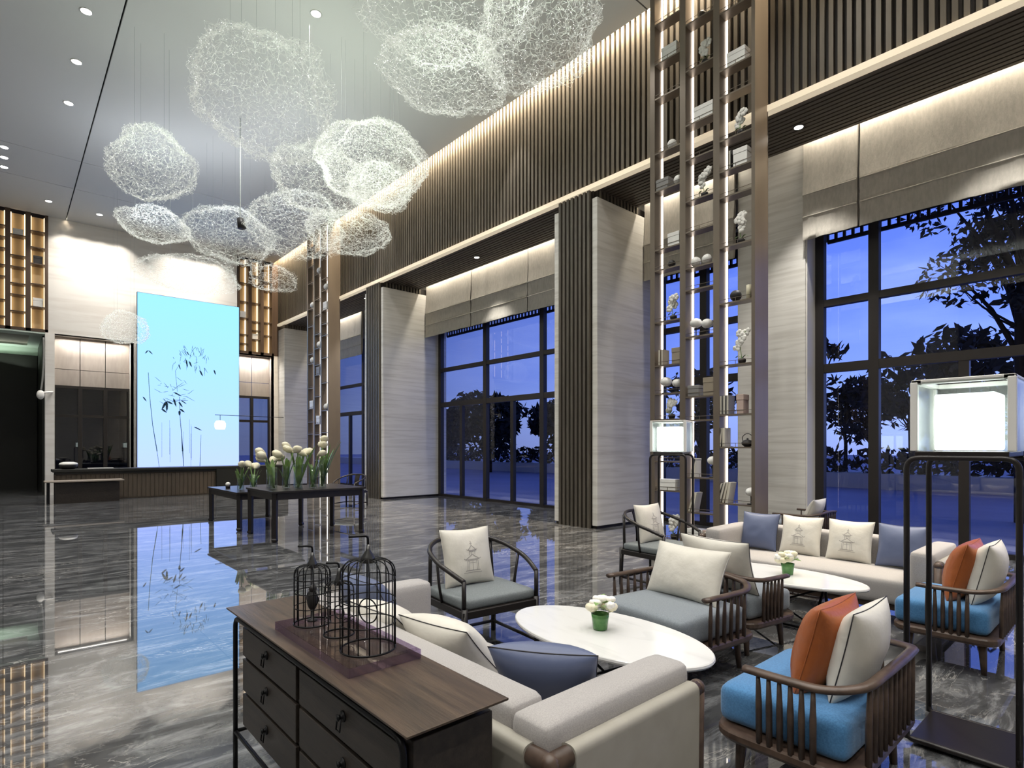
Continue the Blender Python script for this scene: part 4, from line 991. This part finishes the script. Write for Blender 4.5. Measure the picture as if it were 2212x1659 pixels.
# ---- pendant on a rod, right of the panel
T = thing('bracket_lamp', 'white bell lamp hanging from a thin rod in front of the blue panel', 'lamp', (0,0,0))
MB().tube([(5.55, 21.88, 2.62), (8.06, 22.24, 2.62)], .012, 6).build('rod', M['black'], T, smooth=True)
MB().tube([(5.72, 21.9, 2.62), (5.72, 21.9, 2.42)], .008, 6).build('cord', M['black'], T)
MB().lathe([(.03, .16), (.13, .14), (.18, .05), (.18, -.05), (.15, -.15), (.13, -.15), (.15, -.05), (.15, .05), (.1, .12), (.03, .14)], c=(5.72, 21.9, 2.27), n=20).build('shade', emis('bell_glow', (1,.97,.93), 1.5), T, smooth=True)
T = thing('wall_pendant', 'small white shell lamp on a bent cord at the edge of the dark doorway', 'lamp', (0,0,0))
MB().tube(cat([(.93, 22.72, 4.86), (.93, 22.62, 4.3), (.90, 22.55, 3.6), (.86, 22.5, 3.22)], 5), .025, 6).build('cord', mat('grey_cord', (.2,.2,.19), .5), T, smooth=True)
MB().ball((.85, 22.5, 3.08), .115, 12, 8, (.85, .8, 1.25)).tube([(.9, 22.5, 3.15), (1.15, 22.73, 3.2)], .03, 6).build('shade', M['whitebox'], T, smooth=True)
# ================================================================= WIRE CLOUD CHANDELIER
def ico(n):
    import bmesh
    bm = bmesh.new(); bmesh.ops.create_icosphere(bm, subdivisions=n, radius=1)
    vs = [v.co.copy() for v in bm.verts]; es = [(e.verts[0].index, e.verts[1].index) for e in bm.edges]; bm.free(); return vs, es
ICO = {n: ico(n) for n in (4, 5, 6)}
import numpy as np
CLOUDS = []
def cloud(label, c, rad, seed, n=5, wires=4, rw=.0013, keep=.56, lump=.15, squash=(1,1,1), top=ZC-.006):
    rnd = random.Random(seed)
    T = thing('wire_cloud', label, 'hanging wire cloud', c, 0, 'hanging wire cloud sculptures')
    vs, es = ICO[n]; P = []
    k = 2.0/(2**(n-1))
    for v in vs:
        q = v+Vector((rnd.uniform(-1,1), rnd.uniform(-1,1), rnd.uniform(-1,1)))*k*.42
        f = 1+lump*1.5*noise.noise(q*1.15+Vector((seed*3.7, 0, 0)))+lump*.8*noise.noise(q*2.6+Vector((0, seed*1.9, 0)))+.05*noise.noise(q*9)
        P.append((q.x*rad[0]*f, q.y*rad[1]*f, q.z*rad[2]*f))
    P = np.array(P); E = np.array([e for e in es if rnd.random() < keep])
    A, B = P[E[:,0]], P[E[:,1]]; Mid = (A+B)/2+np.random.RandomState(seed).normal(0, .22, A.shape)*np.linalg.norm(B-A, axis=1)[:,None]
    def tubes(A, B):
        d = B-A; d /= (np.linalg.norm(d, axis=1)[:,None]+1e-9)
        ref = np.where(np.abs(d[:,2:3]) < .9, np.array([[0,0,1.]]), np.array([[1.,0,0]]))
        a = np.cross(d, ref); a /= np.linalg.norm(a, axis=1)[:,None]; b = np.cross(d, a)
        out = []
        for base in (A, B):
            for t in range(3):
                out.append(base+rw*(a*math.cos(2*PI*t/3)+b*math.sin(2*PI*t/3)))
        V = np.stack(out, 1).reshape(-1, 3); m = len(A)
        idx = np.array([[0,1,4,3],[1,2,5,4],[2,0,3,5]]); F = (np.arange(m)[:,None,None]*6+idx[None]).reshape(-1, 4)
        return V, F
    V1, F1 = tubes(A, Mid); V2, F2 = tubes(Mid, B)
    V = np.concatenate([V1, V2]); F = np.concatenate([F1, F2+len(V1)])
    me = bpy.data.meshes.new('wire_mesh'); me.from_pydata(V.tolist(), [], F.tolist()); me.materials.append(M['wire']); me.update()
    o = bpy.data.objects.new('wire_mesh', me); COL.objects.link(o); o.parent = T
    bd = MB()
    for p in P:
        if rnd.random() < (.22 if n > 4 else .3):
            r = rw*2.3; x, y, z = p
            bd.add([(x+r,y,z), (x-r,y,z), (x,y+r,z), (x,y-r,z), (x,y,z+r), (x,y,z-r)], [(0,2,4),(2,1,4),(1,3,4),(3,0,4),(2,0,5),(1,2,5),(3,1,5),(0,3,5)])
    b = bd.build('fairy_lights', M['bead'], T); b['kind'] = 'stuff'
    s = MB(); H = top-c[2]
    for i in range(wires):
        a = 2*PI*i/wires+seed; x, y = rad[0]*.5*math.cos(a), rad[1]*.5*math.sin(a)
        s.tube([(x, y, rad[2]*.6), (x, y, H)], .0016, 4, cap=False)
    s.build('suspension_wires', M['cable'], T)
    CLOUDS.append(T)
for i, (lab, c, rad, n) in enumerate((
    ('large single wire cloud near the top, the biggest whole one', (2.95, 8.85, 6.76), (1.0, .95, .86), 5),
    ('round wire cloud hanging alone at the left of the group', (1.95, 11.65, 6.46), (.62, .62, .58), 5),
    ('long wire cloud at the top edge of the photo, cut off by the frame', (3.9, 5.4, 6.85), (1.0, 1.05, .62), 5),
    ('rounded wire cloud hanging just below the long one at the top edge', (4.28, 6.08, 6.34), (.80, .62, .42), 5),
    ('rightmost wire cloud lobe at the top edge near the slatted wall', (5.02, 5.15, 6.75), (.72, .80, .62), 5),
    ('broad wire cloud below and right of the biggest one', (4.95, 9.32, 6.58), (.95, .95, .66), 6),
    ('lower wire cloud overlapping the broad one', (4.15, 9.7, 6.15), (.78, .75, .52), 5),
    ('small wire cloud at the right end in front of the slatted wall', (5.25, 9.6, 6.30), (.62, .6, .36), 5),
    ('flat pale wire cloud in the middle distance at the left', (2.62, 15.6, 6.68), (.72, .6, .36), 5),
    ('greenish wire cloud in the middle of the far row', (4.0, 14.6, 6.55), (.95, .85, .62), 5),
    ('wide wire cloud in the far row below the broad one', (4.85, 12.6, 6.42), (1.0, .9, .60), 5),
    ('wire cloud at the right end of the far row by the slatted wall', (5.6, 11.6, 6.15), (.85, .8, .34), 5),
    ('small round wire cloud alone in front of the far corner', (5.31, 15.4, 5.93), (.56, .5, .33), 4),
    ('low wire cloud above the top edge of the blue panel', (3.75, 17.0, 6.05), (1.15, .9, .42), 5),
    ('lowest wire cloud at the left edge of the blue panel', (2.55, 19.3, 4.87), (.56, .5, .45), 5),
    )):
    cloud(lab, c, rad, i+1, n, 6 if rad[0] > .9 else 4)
T = thing('spotlight', 'small dark spotlight hanging among the far wire clouds', 'spotlight', (3.85, 13.2, 6.45))
MB().tube([(0,0,0), (.02,-.05,-.2)], [.07, .09], 10).build('can', M['pot'], T, smooth=True); MB().tube([(0,0,0), (0,0,ZC-6.46)], .012, 6).build('drop_rod', M['cable'], T)

# ================================================================= LIGHT
def area(loc, rot, sx, sy, p, col, spread=180, shape='RECTANGLE', nm='Area'):
    l = bpy.data.lights.new(nm, 'AREA'); l.shape = shape; l.size = sx
    if shape in ('RECTANGLE', 'ELLIPSE'): l.size_y = sy
    l.energy = p; l.color = col; l.spread = R(spread); l.cycles.is_caustics_light = False
    o = bpy.data.objects.new(nm, l); o.location = loc; o.rotation_euler = rot; COL.objects.link(o); o.visible_glossy = True
    return o
def spot(loc, tgt, p, col, ang, blend=.5, r=.05):
    l = bpy.data.lights.new('Spot', 'SPOT'); l.energy = p; l.color = col; l.spot_size = R(ang); l.spot_blend = blend; l.shadow_soft_size = r
    o = bpy.data.objects.new('Spot', l); o.location = loc; o.rotation_euler = (Vector(tgt)-Vector(loc)).to_track_quat('-Z', 'Y').to_euler(); COL.objects.link(o); return o
WARM = (1, .83, .60); NEUT = (1, .965, .91)
# recessed downlights of the hall
for x in (-4.5, -1.6, 1.02, 3.86, 6.2):
    for y in (-2.5, .6, 3.0, 6.2, 9.4, 12.6, 15.8, 18.9):
        spot((x, y, ZC-.02), (x, y, 0), DLP, NEUT, 118, .9, .07)
# slot above the slat wall
area((XW-.08, 9.5, ZC+.25), (0, R(14), 0), .08, 27, SLOTP, WARM, 130, nm='slot_led')
for y in (8.8, 14.3): spot((XW-.55, y, ZC-.03), (XW, y, 6.2), 160, NEUT, 44, .8, .04)
# wall washers of the back wall
for x in (1.5, 1.95, 2.4, 2.85, 4.4, 4.85, 5.3, 5.75): spot((x, YB-.62, ZC-.02), (x, YB, ZC-2.9), WASHP, (1, .93, .84), 88, .5, .04)
for x in (1.4, 2.4, 3.4, 4.6, 5.8): spot((x, YB-2.4, ZC-.02), (x, YB, 5.6), 150, (1, .95, .88), 70, .8, .06)
area((3.8, YB-.12, ZC+.02), (0, 0, 0), 5.2, .1, 60, WARM, 150, nm='back_slot_led')
for a, b in ((XA, XBr), (XC, XD)): area(((a+b)/2, YB+.3, ZH-.01), (0, 0, 0), b-a-.2, .05, 26, NEUT, 150, nm='recess_led')
area((-.6, YB+3.1, 4.45), (PI, R(10), 0), 2.6, .1, 9, (.85, 1, .86), 170, nm='coffer_fill')  # added upward light in the corridor, brightens the coffer
# coves over the blinds
for a, b in ((-1.7, 3.7), (4.85, 6.7), (7.82, 14.54), (15.66, 17.5), (18.68, 22.1)):
    area((9.42, (a+b)/2, ZS+.30), (0, R(-12), 0), .05, b-a, COVEP*(b-a), (1, .91, .77), 170, nm='cove_led')
for x, y in ((8.74, 3.47), (8.78, 11.17), (8.6, 16.6), (8.74, 1.2), (8.74, -.6)): spot((x, y, ZS-.03), (x, y, 0), 220, NEUT, 75, .6, .05)
# added fill along the unseen left-hand wall, brightens the ceiling
area((XL+.35, 9, 7.4), (PI, R(-35), 0), .12, 26, 280, (.95, 1, .97), 160, nm='ceiling_fill')
# point lamps in the wire clouds; upward disks added to light the ceiling
for T in CLOUDS[:12]:
    area((T.location.x, T.location.y, T.location.z+.1), (PI, 0, 0), .8, .8, CLOUDP*(1 if T.location.y < 12 else 2.2), ((.84, 1, .82) if T.location.y < 12 else (.82, .89, 1)), 180, 'DISK', 'cloud_ceiling_fill')
    l = bpy.data.lights.new('cloud_lamp', 'POINT'); l.energy = 1.5; l.color = (.92, 1, .9); l.shadow_soft_size = .3
    o = bpy.data.objects.new('cloud_lamp', l); o.location = T.location; COL.objects.link(o)
# floor lamps also light their surroundings
for x, y, z in ((3.63, .615, 1.62), (5.80, 3.72, 1.6)):
    pass
# ---- world: dusk sky
w = bpy.data.worlds.new('dusk'); SC.world = w; w.use_nodes = True; nt = w.node_tree; nt.nodes.clear(); L = nt.links.new
out = nt.nodes.new('ShaderNodeOutputWorld'); bg = N(nt, 'ShaderNodeBackground', inp={'Strength': SKYS}); L(bg.outputs[0], out.inputs[0])
tc = N(nt, 'ShaderNodeTexCoord'); sp = N(nt, 'ShaderNodeSeparateXYZ'); L(tc.outputs['Generated'], sp.inputs[0])
cr = N(nt, 'ShaderNodeValToRGB'); e = cr.color_ramp.elements
e[0].position = 0; e[0].color = c4((.24,.31,.68)); e[1].position = .6; e[1].color = c4((.05,.10,.50))
for p, c in ((.05, (.26,.36,.80)), (.12, (.17,.27,.82)), (.28, (.10,.18,.72))): k = e.new(p); k.color = c4(c)
L(sp.outputs[2], cr.inputs[0])
mp = N(nt, 'ShaderNodeMapping'); mp.inputs['Scale'].default_value = (1, 1, 4); L(tc.outputs['Generated'], mp.inputs[0])
nz = N(nt, 'ShaderNodeTexNoise', inp={'Scale': 3.2, 'Detail': 5}); L(mp.outputs[0], nz.inputs[0])
r2 = N(nt, 'ShaderNodeValToRGB'); r2.color_ramp.elements[0].position = .48; r2.color_ramp.elements[1].position = .78; L(nz.outputs[0], r2.inputs[0])
ml = N(nt, 'ShaderNodeMath', operation='MULTIPLY'); ml.inputs[1].default_value = .55; L(r2.outputs[0], ml.inputs[0])
mx = N(nt, 'ShaderNodeMix', data_type='RGBA'); L(ml.outputs[0], mx.inputs[0]); L(cr.outputs[0], mx.inputs[6]); mx.inputs[7].default_value = c4((.30,.42,.98)); dt = N(nt, 'ShaderNodeVectorMath', operation='DOT_PRODUCT'); dt.inputs[1].default_value = (.95, -.31, 0); L(tc.outputs['Generated'], dt.inputs[0])
mr = N(nt, 'ShaderNodeMapRange', inp={'From Min': .1, 'From Max': .85, 'To Min': .25, 'To Max': 1.1}); L(dt.outputs['Value'], mr.inputs[0])
vm = N(nt, 'ShaderNodeVectorMath', operation='SCALE'); L(mx.outputs[2], vm.inputs[0]); L(mr.outputs[0], vm.inputs['Scale']); L(vm.outputs[0], bg.inputs[0])

# ================================================================= CAMERA
cd = bpy.data.cameras.new('Camera'); cam = bpy.data.objects.new('Camera', cd); COL.objects.link(cam)
cam.location = (0, 0, 1.5); cam.rotation_euler = (R(90), 0, R(-41.7))
cd.sensor_width = 36; cd.sensor_fit = 'HORIZONTAL'; cd.lens = 36*1234/2212; cd.shift_y = (965-829.5)/2212; cd.clip_start = .05; cd.clip_end = 400
SC.camera = cam
vs = SC.view_settings; vs.view_transform = 'Standard'; vs.look = 'None'; vs.exposure = EXPO; vs.gamma = 1; vs.use_curve_mapping = False
cy_ = SC.cycles; cy_.use_denoising = True; cy_.max_bounces = 8; cy_.diffuse_bounces = 4; cy_.glossy_bounces = 4; cy_.transmission_bounces = 6; cy_.transparent_max_bounces = 16
cy_.sample_clamp_indirect = 4; cy_.sample_clamp_direct = 0; cy_.caustics_reflective = False; cy_.caustics_refractive = False; cy_.use_light_tree = True; cy_.blur_glossy = .3
